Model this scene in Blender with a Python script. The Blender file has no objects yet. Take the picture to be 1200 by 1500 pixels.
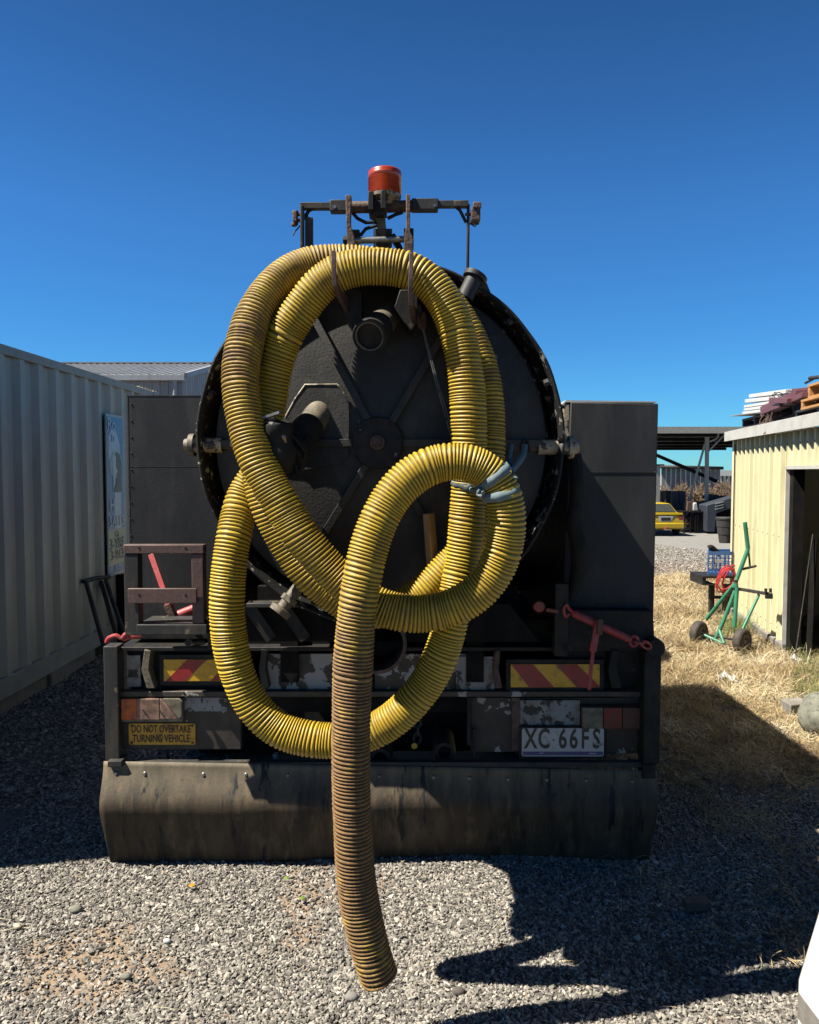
import bpy, bmesh, math, random
import numpy as np
from mathutils import Vector, Matrix, Euler, noise
R = random.Random(7)
NR = np.random.RandomState(7)
scene = bpy.context.scene
COL = scene.collection
D = bpy.data

# ------------------------------------------------------------------ camera, sky, sun, exposure
F_PX, CX, CY, CAM_Z = 1150.0, 600.0, 750.0, 1.78
PITCH = math.atan((750 - 692) / F_PX)
cam = D.cameras.new('camera'); cam_o = D.objects.new('camera', cam); COL.objects.link(cam_o)
cam_o.location = (0, 0, CAM_Z); cam_o.rotation_euler = (math.pi / 2 - PITCH, 0, 0)
cam.sensor_fit = 'HORIZONTAL'; cam.sensor_width = 36; cam.lens = F_PX / 1200 * 36
cam.clip_start = 0.05; cam.clip_end = 2000
scene.camera = cam_o

SUN = Vector((.67, .165, -1)).normalized()
world = D.worlds.new("World"); scene.world = world; world.use_nodes = True
wn, wl = world.node_tree.nodes, world.node_tree.links
sky = wn.new('ShaderNodeTexSky'); sky.sky_type = 'NISHITA'; sky.sun_disc = False
sky.sun_elevation = math.asin(-SUN.z); sky.sun_rotation = math.atan2(-SUN.x, -SUN.y) % (2 * math.pi)
sky.air_density = 1.0; sky.dust_density = 0.0; sky.ozone_density = 6; sky.altitude = 0
tcw = wn.new('ShaderNodeTexCoord'); sepw = wn.new('ShaderNodeSeparateXYZ')
ramp = wn.new('ShaderNodeValToRGB'); mulw = wn.new('ShaderNodeMix'); mulw.data_type = 'RGBA'; mulw.blend_type = 'MULTIPLY'
mulw.inputs[0].default_value = 1
wl.new(tcw.outputs['Generated'], sepw.inputs[0]); wl.new(sepw.outputs['Z'], ramp.inputs[0])
cr = ramp.color_ramp; cr.elements[0].position = 0.0; cr.elements[0].color = (.19, .50, .70, 1)
cr.elements[1].position = 1.0; cr.elements[1].color = (.055, .11, .16, 1)
e = cr.elements.new(.50); e.color = (.15, .34, .50, 1)
e = cr.elements.new(.16); e.color = (.18, .46, .68, 1)
e = cr.elements.new(.30); e.color = (.20, .46, .68, 1)
wl.new(sky.outputs[0], mulw.inputs[6]); wl.new(ramp.outputs[0], mulw.inputs[7])
wl.new(mulw.outputs[2], wn['Background'].inputs[0]); wn['Background'].inputs[1].default_value = .0605
sun = D.lights.new('sun', 'SUN'); sun.energy = 5.0; sun.angle = math.radians(.5); sun.color = (1, .94, .83)
sun_o = D.objects.new('sun', sun); COL.objects.link(sun_o); sun_o.rotation_euler = SUN.to_track_quat('-Z', 'Y').to_euler()
scene.view_settings.view_transform = 'Standard'; scene.view_settings.look = 'None'
scene.view_settings.exposure = 1.65; scene.view_settings.gamma = 1; scene.view_settings.use_curve_mapping = False

# ------------------------------------------------------------------ measuring helpers
def ray(px, py):
    a, b = (px - CX) / F_PX, (CY - py) / F_PX
    return Vector((a, math.cos(PITCH) + b * math.sin(PITCH), -math.sin(PITCH) + b * math.cos(PITCH)))
def P(px, py, Y):
    r = ray(px, py); t = Y / r.y
    return Vector((r.x * t, Y, CAM_Z + r.z * t))
def sst(a, b, x):
    t = min(1, max(0, (x - a) / (b - a))); return t * t * (3 - 2 * t)
def hz(y):
    return -1.1 * (sst(8, 38, y) if y > 8 else 0)
def G(px, py):
    r = ray(px, py); y = 2.0
    for i in range(4000):
        if CAM_Z + r.z * y / r.y <= hz(y): break
        y += .01
    return Vector((r.x * y / r.y, y, hz(y)))

# ------------------------------------------------------------------ object helpers
def setp(o, label=None, cat=None, group=None, kind=None):
    for k, v in (('label', label), ('category', cat), ('group', group), ('kind', kind)):
        if v is not None: o[k] = v
    return o
def empty(name, loc, label, cat, group=None):
    o = D.objects.new(name, None); COL.objects.link(o); o.location = loc; o.empty_display_size = .1
    return setp(o, label, cat, group)
def off(parent):
    v = Vector((0, 0, 0)); p = parent
    while p is not None:
        v += p.location; p = p.parent
    return v
class MB:
    def __init__(s): s.v, s.f = [], []
    def add(s, vs, fs):
        n = len(s.v); s.v += [tuple(v) for v in vs]; s.f += [tuple(i + n for i in f) for f in fs]; return s
    def box(s, x0, x1, y0, y1, z0, z1, M=None):
        vs = [Vector((x, y, z)) for x in (x0, x1) for y in (y0, y1) for z in (z0, z1)]
        if M: vs = [M @ v for v in vs]
        return s.add(vs, [(0, 1, 3, 2), (4, 6, 7, 5), (0, 4, 5, 1), (2, 3, 7, 6), (0, 2, 6, 4), (1, 5, 7, 3)])
    def bar(s, a, b, w, h, up=(0, 0, 1)):
        a, b = Vector(a), Vector(b); d = (b - a); L = d.length; d.normalize(); up = Vector(up)
        x = d.cross(up)
        if x.length < 1e-4: x = d.cross(Vector((1, 0, 0)))
        x.normalize(); u = x.cross(d)
        M = Matrix((x, d, u)).transposed().to_4x4(); M.translation = a
        return s.box(-w / 2, w / 2, 0, L, -h / 2, h / 2, M)
    def prism(s, pts, y0, y1, axis='y'):
        n = len(pts)
        mk = {'y': lambda p, t: (p[0], t, p[1]), 'x': lambda p, t: (t, p[0], p[1]), 'z': lambda p, t: (p[0], p[1], t)}[axis]
        vs = [mk(p, y0) for p in pts] + [mk(p, y1) for p in pts]
        fs = [tuple(range(n)), tuple(range(2 * n - 1, n - 1, -1))]
        fs += [(i, i + n, (i + 1) % n + n, (i + 1) % n) for i in range(n)]
        return s.add(vs, fs)
    def lathe(s, o, d, prof, n=32, cap=True):
        o, d = Vector(o), Vector(d).normalized()
        u = d.cross(Vector((0, 0, 1)));
        if u.length < 1e-3: u = d.cross(Vector((1, 0, 0)))
        u.normalize(); w = d.cross(u)
        vs, fs = [], []
        for t, r in prof:
            for i in range(n):
                a = 2 * math.pi * i / n; vs.append(o + d * t + (u * math.cos(a) + w * math.sin(a)) * r)
        for k in range(len(prof) - 1):
            for i in range(n):
                j = (i + 1) % n; fs.append((k * n + i, k * n + j, (k + 1) * n + j, (k + 1) * n + i))
        if cap:
            fs.append(tuple(range(n - 1, -1, -1))); m = (len(prof) - 1) * n; fs.append(tuple(range(m, m + n)))
        return s.add(vs, fs)
    def cyl(s, a, b, r, r2=None, n=20):
        a, b = Vector(a), Vector(b)
        return s.lathe(a, b - a, [(0, r), ((b - a).length, r if r2 is None else r2)], n)
    def tube(s, pts, r, n=10, cap=True):
        pts = [Vector(p) for p in pts]; vs, fs = [], []; u = None
        for i, p in enumerate(pts):
            t = (pts[min(i + 1, len(pts) - 1)] - pts[max(i - 1, 0)]).normalized()
            if u is None:
                u = t.cross(Vector((0, 0, 1)))
                if u.length < .05: u = t.cross(Vector((1, 0, 0)))
            u = (u - t * u.dot(t)).normalized(); w = t.cross(u)
            rr = r[i] if isinstance(r, (list, tuple)) else r
            for k in range(n):
                a = 2 * math.pi * k / n; vs.append(p + (u * math.cos(a) + w * math.sin(a)) * rr)
        for k in range(len(pts) - 1):
            for i in range(n):
                j = (i + 1) % n; fs.append((k * n + i, k * n + j, (k + 1) * n + j, (k + 1) * n + i))
        if cap:
            fs.append(tuple(range(n - 1, -1, -1))); m = (len(pts) - 1) * n; fs.append(tuple(range(m, m + n)))
        return s.add(vs, fs)
    def torus(s, c, d, RR, r, n=28, m=8, a0=0, a1=2 * math.pi):
        c, d = Vector(c), Vector(d).normalized(); u = d.cross(Vector((0, 0, 1)))
        if u.length < 1e-3: u = d.cross(Vector((1, 0, 0)))
        u.normalize(); w = d.cross(u); closed = abs(a1 - a0 - 2 * math.pi) < 1e-6
        vs, fs = [], []; N = n if closed else n + 1
        for i in range(N):
            a = a0 + (a1 - a0) * i / n; e_ = u * math.cos(a) + w * math.sin(a)
            for k in range(m):
                b = 2 * math.pi * k / m; vs.append(c + e_ * (RR + r * math.cos(b)) + d * r * math.sin(b))
        for i in range(n):
            i2 = (i + 1) % N
            for k in range(m):
                k2 = (k + 1) % m; fs.append((i * m + k, i2 * m + k, i2 * m + k2, i * m + k2))
        return s.add(vs, fs)
    def annulus(s, c, d, r0, r1, t, n=40):
        return s.lathe(c, d, [(0, r0), (0, r1), (t, r1), (t, r0), (0, r0)], n, cap=False)
    def grid(s, fn, nu, nv, thick=None):
        vs = [fn(i / nu, j / nv) for i in range(nu + 1) for j in range(nv + 1)]
        fs = [(i * (nv + 1) + j, (i + 1) * (nv + 1) + j, (i + 1) * (nv + 1) + j + 1, i * (nv + 1) + j + 1) for i in range(nu) for j in range(nv)]
        return s.add(vs, fs)
    def build(s, name, mat, parent=None, bevel=0, smooth=38, label=None, cat=None, group=None, kind=None, solid=0):
        o_ = off(parent); me = D.meshes.new(name)
        me.from_pydata([(v[0] - o_.x, v[1] - o_.y, v[2] - o_.z) for v in s.v], [], s.f); me.update()
        bm = bmesh.new(); bm.from_mesh(me); bmesh.ops.recalc_face_normals(bm, faces=bm.faces); bm.to_mesh(me); bm.free()
        if smooth:
            me.shade_smooth(); me.set_sharp_from_angle(angle=math.radians(smooth))
        if mat: me.materials.append(mat)
        o = D.objects.new(name, me); COL.objects.link(o)
        if parent: o.parent = parent
        if solid:
            m = o.modifiers.new('solid', 'SOLIDIFY'); m.thickness = solid; m.offset = 0
        if bevel:
            m = o.modifiers.new('bevel', 'BEVEL'); m.width = bevel; m.segments = 2; m.limit_method = 'ANGLE'; m.angle_limit = math.radians(40)
        return setp(o, label, cat, group, kind)

def text_mesh(s, size, sx=1.0, bold=0.0, extrude=.0006):
    cu = D.curves.new('t', 'FONT'); cu.body = s; cu.size = size; cu.offset = bold; cu.extrude = extrude
    cu.align_x = 'CENTER'; cu.align_y = 'CENTER'; cu.resolution_u = 3
    o = D.objects.new('t', cu); COL.objects.link(o); bpy.context.view_layer.update()
    me = D.meshes.new_from_object(o.evaluated_get(bpy.context.evaluated_depsgraph_get()))
    D.objects.remove(o); D.curves.remove(cu)
    vs = [Vector((v.co.x * sx, v.co.y, v.co.z)) for v in me.vertices]; fs = [tuple(p.vertices) for p in me.polygons]
    D.meshes.remove(me); return vs, fs
def put_text(name, s, c, size, mat, parent, sx=1, bold=0, xdir=(1, 0, 0), up=(0, 0, 1), label=None):
    vs, fs = text_mesh(s, size, sx, bold); x, u = Vector(xdir), Vector(up); n_ = x.cross(u)
    mb = MB().add([Vector(c) + x * v.x + u * v.y + n_ * v.z for v in vs], fs)
    return mb.build(name, mat, parent, smooth=0, label=label)

# ------------------------------------------------------------------ material helpers
class NT:
    def __init__(s, name):
        s.m = D.materials.new(name); s.m.use_nodes = True; s.t = s.m.node_tree; s.b = s.t.nodes['Principled BSDF']
        s.c = s.n('ShaderNodeTexCoord').outputs['Object']
    def n(s, typ, **kw):
        x = s.t.nodes.new(typ)
        for k, v in kw.items(): setattr(x, k, v)
        return x
    def l(s, a, b): s.t.links.new(a, b)
    def noise(s, scale, detail=4, rough=.55, vec=None, sc=None):
        x = s.n('ShaderNodeTexNoise'); x.inputs['Scale'].default_value = scale; x.inputs['Detail'].default_value = detail
        x.inputs['Roughness'].default_value = rough
        v = vec or s.c
        if sc:
            mp = s.n('ShaderNodeMapping'); mp.inputs['Scale'].default_value = sc; s.l(v, mp.inputs[0]); v = mp.outputs[0]
        s.l(v, x.inputs['Vector']); return x.outputs['Fac']
    def ramp(s, f, a, b, ca=(0, 0, 0, 1), cb=(1, 1, 1, 1)):
        x = s.n('ShaderNodeValToRGB'); x.color_ramp.elements[0].position = a; x.color_ramp.elements[1].position = b
        x.color_ramp.elements[0].color = c4(ca); x.color_ramp.elements[1].color = c4(cb); s.l(f, x.inputs[0]); return x.outputs[0]
    def mix(s, f, a, b, mode='MIX'):
        x = s.n('ShaderNodeMix', data_type='RGBA', blend_type=mode)
        for i, v in ((0, f), (6, a), (7, b)):
            if hasattr(v, 'links'): s.l(v, x.inputs[i])
            else: x.inputs[i].default_value = v if i == 0 else c4(v)
        return x.outputs[2]
    def math(s, op, a, b=None, c=None):
        x = s.n('ShaderNodeMath', operation=op)
        for i, v in enumerate((a, b, c)):
            if v is None: continue
            if hasattr(v, 'links'): s.l(v, x.inputs[i])
            else: x.inputs[i].default_value = v
        return x.outputs[0]
    def bump(s, h, dist, strength=1.0, prev=None):
        x = s.n('ShaderNodeBump'); x.inputs['Strength'].default_value = strength; x.inputs['Distance'].default_value = dist
        s.l(h, x.inputs['Height'])
        if prev: s.l(prev, x.inputs['Normal'])
        s.l(x.outputs[0], s.b.inputs['Normal']); return x.outputs[0]
    def out(s, color=None, rough=None, metal=None):
        if color is not None: color = s.mix(1.0, color, (.465, .465, .465), 'MULTIPLY')
        for k, v in (('Base Color', color), ('Roughness', rough), ('Metallic', metal)):
            if v is None: continue
            if hasattr(v, 'links'): s.l(v, s.b.inputs[k])
            else: s.b.inputs[k].default_value = c4(v) if k == 'Base Color' else v
        return s.m
def c4(c): return tuple(c) if len(c) == 4 else (c[0], c[1], c[2], 1)
def vary(c, k): return tuple(min(1, x * k) for x in c[:3])

def paint(name, col, rough=.5, metal=0, var=.25, scale=6, chip=None, chip_t=(.62, .66), chip_s=14, dust=None, dust_t=(.45, .75),
          bump=.0006, bump_s=60, streak=False, spec=.5):
    t = NT(name); t.b.inputs['Specular IOR Level'].default_value = spec
    n1 = t.noise(scale, 5, .6, sc=(1, 1, .25) if streak else None)
    c = t.mix(t.ramp(n1, .3, .7), vary(col, 1 - var), vary(col, 1 + var))
    if dust:
        d = t.noise(scale * 1.7, 6, .65, sc=(1, 1, .2) if streak else (1.3, 1, .8))
        c = t.mix(t.ramp(d, dust_t[0], dust_t[1]), c, dust)
    rg = t.math('MULTIPLY_ADD', t.noise(scale * 3, 3), .3, rough - .15)
    if chip:
        k = t.noise(chip_s, 7, .62)
        c = t.mix(t.ramp(k, chip_t[0], chip_t[1]), c, chip)
    p = t.bump(t.noise(bump_s, 3), bump, .8)
    return t.out(c, rg, metal)

M = {}
M['tank'] = paint('tank_black', (.052, .051, .049), .5, var=.22, scale=5, dust=(.13, .112, .085), dust_t=(.5, .85), bump=.0018, bump_s=110, spec=.2)
M['rim'] = paint('rim_black', (.022, .021, .02), .6, spec=.2, chip=(.42, .38, .32), chip_t=(.58, .62), chip_s=30, bump=.002, bump_s=60)
M['plate'] = paint('plate_black', (.038, .038, .040), .55, spec=.22, var=.3, scale=4, dust=(.085, .083, .078), dust_t=(.5, .8), chip=(.4, .4, .39), chip_t=(.73, .745), chip_s=26, bump=.0006, bump_s=120, streak=True)
M['black'] = paint('frame_black', (.022, .022, .022), .6, spec=.2, var=.3, scale=9, chip=(.16, .09, .05), chip_t=(.66, .7), chip_s=18, dust=(.06, .05, .038), bump=.001)
M['dark'] = paint('chassis_black', (.012, .012, .012), .8, spec=.1, var=.3, dust=(.03, .025, .02))
M['frame_grey'] = paint('post_paint', (.050, .050, .049), .6, spec=.25, var=.3, scale=8, chip=(.25, .19, .12), chip_t=(.62, .68), chip_s=16, dust=(.10, .08, .055), dust_t=(.5, .7), bump=.001, streak=True)
M['peel'] = paint('peeling_paint', (.030, .026, .022), .6, var=.4, scale=7, chip=(.45, .44, .42), chip_t=(.525, .53), chip_s=9, dust=(.07, .045, .025), dust_t=(.4, .6), bump=.002, bump_s=30)
M['peel_less'] = paint('peeling_panel', (.045, .034, .024), .65, var=.4, scale=7, chip=(.5, .47, .4), chip_t=(.62, .625), chip_s=7, dust=(.09, .06, .035), dust_t=(.4, .7), bump=.002, bump_s=30)
M['white_peel'] = paint('peeled_white', (.36, .36, .35), .6, var=.2, scale=9, chip=(.03, .025, .02), chip_t=(.54, .56), chip_s=20, dust=(.2, .13, .07), dust_t=(.5, .65), bump=.002, bump_s=40)
M['rust'] = paint('rusty_steel', (.13, .065, .04), .75, var=.4, scale=14, chip=(.05, .04, .035), chip_t=(.52, .62), chip_s=30, dust=(.22, .13, .09), bump=.003, bump_s=90)
M['rack'] = paint('rack_brown', (.13, .065, .052), .6, var=.25, scale=12, chip=(.08, .07, .065), chip_t=(.58, .68), chip_s=24, dust=(.2, .13, .10), dust_t=(.55, .75), bump=.0012)
M['pipe'] = paint('dirty_pipe', (.17, .14, .095), .65, var=.3, scale=16, chip=(.03, .027, .02), chip_t=(.56, .64), chip_s=26, dust=(.30, .23, .14), dust_t=(.5, .7), bump=.002, bump_s=60)
M['beige'] = paint('chipped_beige', (.50, .42, .29), .55, var=.15, scale=14, chip=(.05, .035, .02), chip_t=(.54, .57), chip_s=32, dust=(.4, .28, .15), bump=.002, bump_s=60)
M['steel'] = paint('bare_steel', (.34, .33, .30), .4, metal=.6, var=.3, scale=30, chip=(.12, .06, .03), chip_t=(.58, .66), chip_s=40)
M['rubber'] = paint('black_rubber', (.017, .017, .017), .8, spec=.2, var=.2, dust=(.05, .042, .03), bump=.0015)
M['pink'] = paint('faded_red_paint', (.50, .038, .040), .55, var=.25, scale=16, chip=(.16, .09, .07), chip_t=(.62, .68), chip_s=40, dust=(.50, .13, .12), bump=.001)
M['wood'] = paint('timber', (.42, .27, .13), .7, var=.3, scale=18, streak=True, bump=.002)
M['white'] = paint('white_paint', (.62, .62, .60), .5, var=.1, scale=5, chip=(.3, .28, .24), chip_t=(.7, .72), chip_s=20)
M['cable'] = paint('cable_black', (.012, .012, .012), .6, spec=.2)

def mat_flap():
    t = NT('mudflap_rubber'); t.b.inputs['Specular IOR Level'].default_value = .2
    n1 = t.noise(5, 5, .6, sc=(2.5, 1, .6)); n2 = t.noise(18, 6, .65, sc=(1.2, 1, .12)); n3 = t.noise(26, 6, .7)
    c = t.mix(t.ramp(n1, .35, .65), (.045, .038, .028), (.125, .090, .055))
    c = t.mix(t.ramp(n2, .52, .72), c, (.20, .14, .08))
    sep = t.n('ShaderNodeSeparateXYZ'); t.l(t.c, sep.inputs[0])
    top = t.math('MULTIPLY', t.ramp(sep.outputs['Z'], .30, .46), t.math('MULTIPLY', n1, .9))  # paler band near the top: sunlight on the upper flap put into the colour
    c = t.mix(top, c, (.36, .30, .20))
    c = t.mix(t.ramp(t.noise(11, 5, .6, sc=(1.6, 1, .1)), .60, .66), c, (.02, .022, .026))
    c = t.mix(t.ramp(n3, .64, .7), c, (.02, .018, .015))
    t.bump(t.math('ADD', t.noise(70, 4), t.math('MULTIPLY', t.noise(4, 2), .8)), .0022, .5)
    return t.out(c, t.math('MULTIPLY_ADD', n3, .3, .45))
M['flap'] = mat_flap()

def mat_hose():
    t = NT('ribbed_yellow_plastic')
    g = t.n('ShaderNodeAttribute', attribute_name='groove').outputs['Fac']
    d = t.n('ShaderNodeAttribute', attribute_name='dirt').outputs['Fac']
    n1 = t.noise(9, 5, .65); n2 = t.noise(55, 4, .7); n3 = t.noise(22, 5, .7)
    c = t.mix(t.ramp(n1, .35, .7), (.84, .585, .040), (.63, .41, .022))
    dirtf = t.math('ADD', t.math('MULTIPLY', t.ramp(n3, .33, .72), t.math('ADD', d, .20)), t.math('MULTIPLY', d, .5))
    c = t.mix(t.math('MINIMUM', dirtf, .93), c, t.mix(t.ramp(n2, .3, .7), (.12, .055, .022), (.33, .175, .075)))
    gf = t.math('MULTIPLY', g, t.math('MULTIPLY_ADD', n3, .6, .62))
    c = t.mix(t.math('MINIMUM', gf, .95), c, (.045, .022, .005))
    c = t.mix(t.math('MULTIPLY', t.ramp(n2, .62, .72), t.math('MULTIPLY_ADD', d, .8, .15)), c, (.025, .018, .012))
    t.bump(n2, .0015, .6)
    t.b.inputs['Specular IOR Level'].default_value = .4
    return t.out(c, t.math('MULTIPLY_ADD', d, .3, t.math('MULTIPLY_ADD', n3, .25, .33)))
M['hose'] = mat_hose()

def lens(name, col, rough=.2, trans=.0, var=.15):
    t = NT(name); n1 = t.noise(30, 5)
    c = t.mix(t.ramp(n1, .42, .72), col, (.10, .075, .05)); c = t.mix(t.ramp(t.noise(9, 4, .6), .5, .75), c, vary(col, .35))
    wv = t.n('ShaderNodeTexWave'); wv.wave_type = 'BANDS'; wv.bands_direction = 'X'; wv.inputs['Scale'].default_value = 95; t.l(t.c, wv.inputs['Vector'])
    t.bump(wv.outputs['Fac'], .0016, .8, t.bump(t.noise(120, 3), .0008, .5))
    t.b.inputs['Coat Weight'].default_value = .3
    return t.out(c, t.math('MULTIPLY_ADD', n1, .3, rough))
M['orange_lens'] = lens('orange_lens', (1, .17, .015)); M['red_lens'] = lens('red_lens', (.36, .012, .018))
M['white_lens'] = lens('clear_lens', (.50, .29, .21), .3); M['dirty_lens'] = lens('dirty_lens', (.30, .26, .18), .35); M['dark_red_lens'] = lens('dusty_red_lens', (.17, .04, .03), .4)
def mat_beacon():
    t = NT('beacon_plastic'); n1 = t.noise(25, 5, .7, sc=(1, 1, 6))
    c = t.mix(t.ramp(n1, .4, .8), (.75, .075, .012), (.5, .04, .01))
    t.b.inputs['Transmission Weight'].default_value = .15; t.b.inputs['Coat Weight'].default_value = .4
    return t.out(c, .3)
M['beacon'] = mat_beacon()
def mat_print(name, col, grime=(.06, .04, .02), th=(.5, .75), rough=.4):
    t = NT(name); c = t.mix(t.ramp(t.noise(22, 7, .7), th[0], th[1]), col, grime)
    c = t.mix(t.ramp(t.noise(90, 4, .7), .66, .7), c, grime)
    return t.out(c, rough)
M['amber_sign'] = mat_print('amber_sheeting', (.95, .48, .02)); M['yellow_refl'] = mat_print('yellow_reflective', (.95, .52, .015)); M['red_refl'] = mat_print('red_reflective', (.45, .012, .018))
M['ink'] = mat_print('black_ink', (.015, .015, .012), (.12, .07, .03), (.58, .75)); M['plate_white'] = mat_print('plate_white', (.62, .62, .60), (.18, .14, .10), (.56, .72)); M['plate_blue'] = mat_print('plate_blue', (.06, .07, .24), (.12, .1, .1))
M['plate_ink'] = mat_print('plate_ink', (.02, .025, .022), (.45, .44, .42), (.62, .66))
M['strap'] = mat_print('grey_webbing', (.14, .22, .24), (.24, .30, .30), (.4, .7), .8)

# ------------------------------------------------------------------ ground
def gmask(x, y):
    """how much straw covers the ground at x, y (0 gravel .. 1 straw)"""
    n = noise.noise(Vector((x * 1.1, y * 1.1, 3.0))) * .5 + noise.noise(Vector((x * 4, y * 4, 9))) * .25
    edge = 1.15 - .12 * (y - 3)
    a = sst(edge - .35, edge + .65, x + n * .5)
    a *= 1 - sst(12.8, 14.2, y + n)
    a *= sst(3.5, 6.2, y + n * .9) * .72 + .10 if x > .6 else 1
    if y > 5.4: a = min(1, a * 1.22)
    pt = noise.noise(Vector((x * 1.9 + 3, y * .9, 5))) + .4 * noise.noise(Vector((x * 6, y * 4, 1)))
    return a * (1 - .88 * sst(-.02, .34, pt))
def dirt(x, y):
    n = noise.noise(Vector((x * 1.6 + 5, y * 1.6, 1.0))) + .5 * noise.noise(Vector((x * 5, y * 5, 2)))
    bare = .85 * sst(.26, .58, n + (.17 if x < -.3 and y < 4 else (.30 if x > 1.2 and y > 4.6 else -.14)))
    return bare
xs = sorted(set([round(-400 + i * 40, 2) for i in range(10)] + [round(-40 + i * 2, 2) for i in range(16)] + [round(-8 + i * .1, 3) for i in range(161)] + [round(10 + i * 2, 2) for i in range(16)] + [round(60 + i * 40, 2) for i in range(10)]))
ys = sorted(set([-300, -100, -30, -10, -4, -1] + [round(0 + i * .1, 3) for i in range(160)] + [round(16 + i * .6, 2) for i in range(60)] + [60, 80, 120, 200, 400, 900, 1500]))
gv, gs, gd = [], [], []
for x in xs:
    for y in ys:
        z = hz(y) + (.018 * noise.noise(Vector((x * .7, y * .7, 0))) + .008 * noise.noise(Vector((x * 3, y * 3, 0))) if -10 < x < 12 and -2 < y < 30 else 0)
        gv.append((x, y, z)); gs.append(gmask(x, y)); gd.append(dirt(x, y))
ny = len(ys)
gf = [(i * ny + j, (i + 1) * ny + j, (i + 1) * ny + j + 1, i * ny + j + 1) for i in range(len(xs) - 1) for j in range(ny - 1)]
gm = D.meshes.new('ground'); gm.from_pydata(gv, [], gf); gm.shade_smooth()
a = gm.attributes.new('straw', 'FLOAT', 'POINT'); a.data.foreach_set('value', gs)
a = gm.attributes.new('bare', 'FLOAT', 'POINT'); a.data.foreach_set('value', gd)
def mat_ground():
    t = NT('yard_ground')
    st = t.n('ShaderNodeAttribute', attribute_name='straw').outputs['Fac']; ba = t.n('ShaderNodeAttribute', attribute_name='bare').outputs['Fac']
    v = t.n('ShaderNodeTexVoronoi'); v.inputs['Scale'].default_value = 38; t.l(t.c, v.inputs['Vector'])
    big = t.noise(.5, 5); n2 = t.noise(3, 6, .65); n3 = t.noise(60, 4, .7)
    grav = t.mix(t.ramp(v.outputs['Distance'], .0, .7), (.30, .29, .27), (.10, .095, .09))
    grav = t.mix(t.ramp(n3, .3, .7), grav, (.24, .225, .20))
    soil = t.mix(t.ramp(n2, .3, .7), (.36, .23, .13), (.46, .33, .21))
    strw = t.mix(t.ramp(t.noise(45, 5, .7), .3, .7), (.22, .14, .075), (.42, .31, .17))
    sep = t.n('ShaderNodeSeparateXYZ'); t.l(t.c, sep.inputs[0])
    far = t.math('MULTIPLY', t.ramp(t.math('MULTIPLY', t.math('ADD', sep.outputs['Y'], t.math('MULTIPLY', big, 4)), .01), .145, .17), .9)
    road = t.mix(t.ramp(n2, .35, .65), (.26, .25, .235), (.33, .31, .28))
    band = t.math('MULTIPLY', t.ramp(sep.outputs['Y'], 0, 1), 0)
    c = t.mix(ba, grav, soil); c = t.mix(st, c, strw)
    # brown bare strip between the straw and the gravel road
    y100 = t.math('MULTIPLY', sep.outputs['Y'], .01)
    b1 = t.ramp(t.math('ADD', y100, t.math('MULTIPLY', big, .02)), .140, .148); b2 = t.ramp(t.math('ADD', y100, t.math('MULTIPLY', big, .02)), .182, .2)
    c = t.mix(b1, c, t.mix(t.ramp(n2, .35, .6), (.24, .15, .085), (.30, .21, .13))); c = t.mix(b2, c, road)
    t.bump(t.math('ADD', n3, t.math('MULTIPLY', v.outputs['Distance'], .8)), .012, .8)
    return t.out(c, .95)
gm.materials.append(mat_ground())
ground = D.objects.new('ground', gm); COL.objects.link(ground); ground['kind'] = 'structure'

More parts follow.
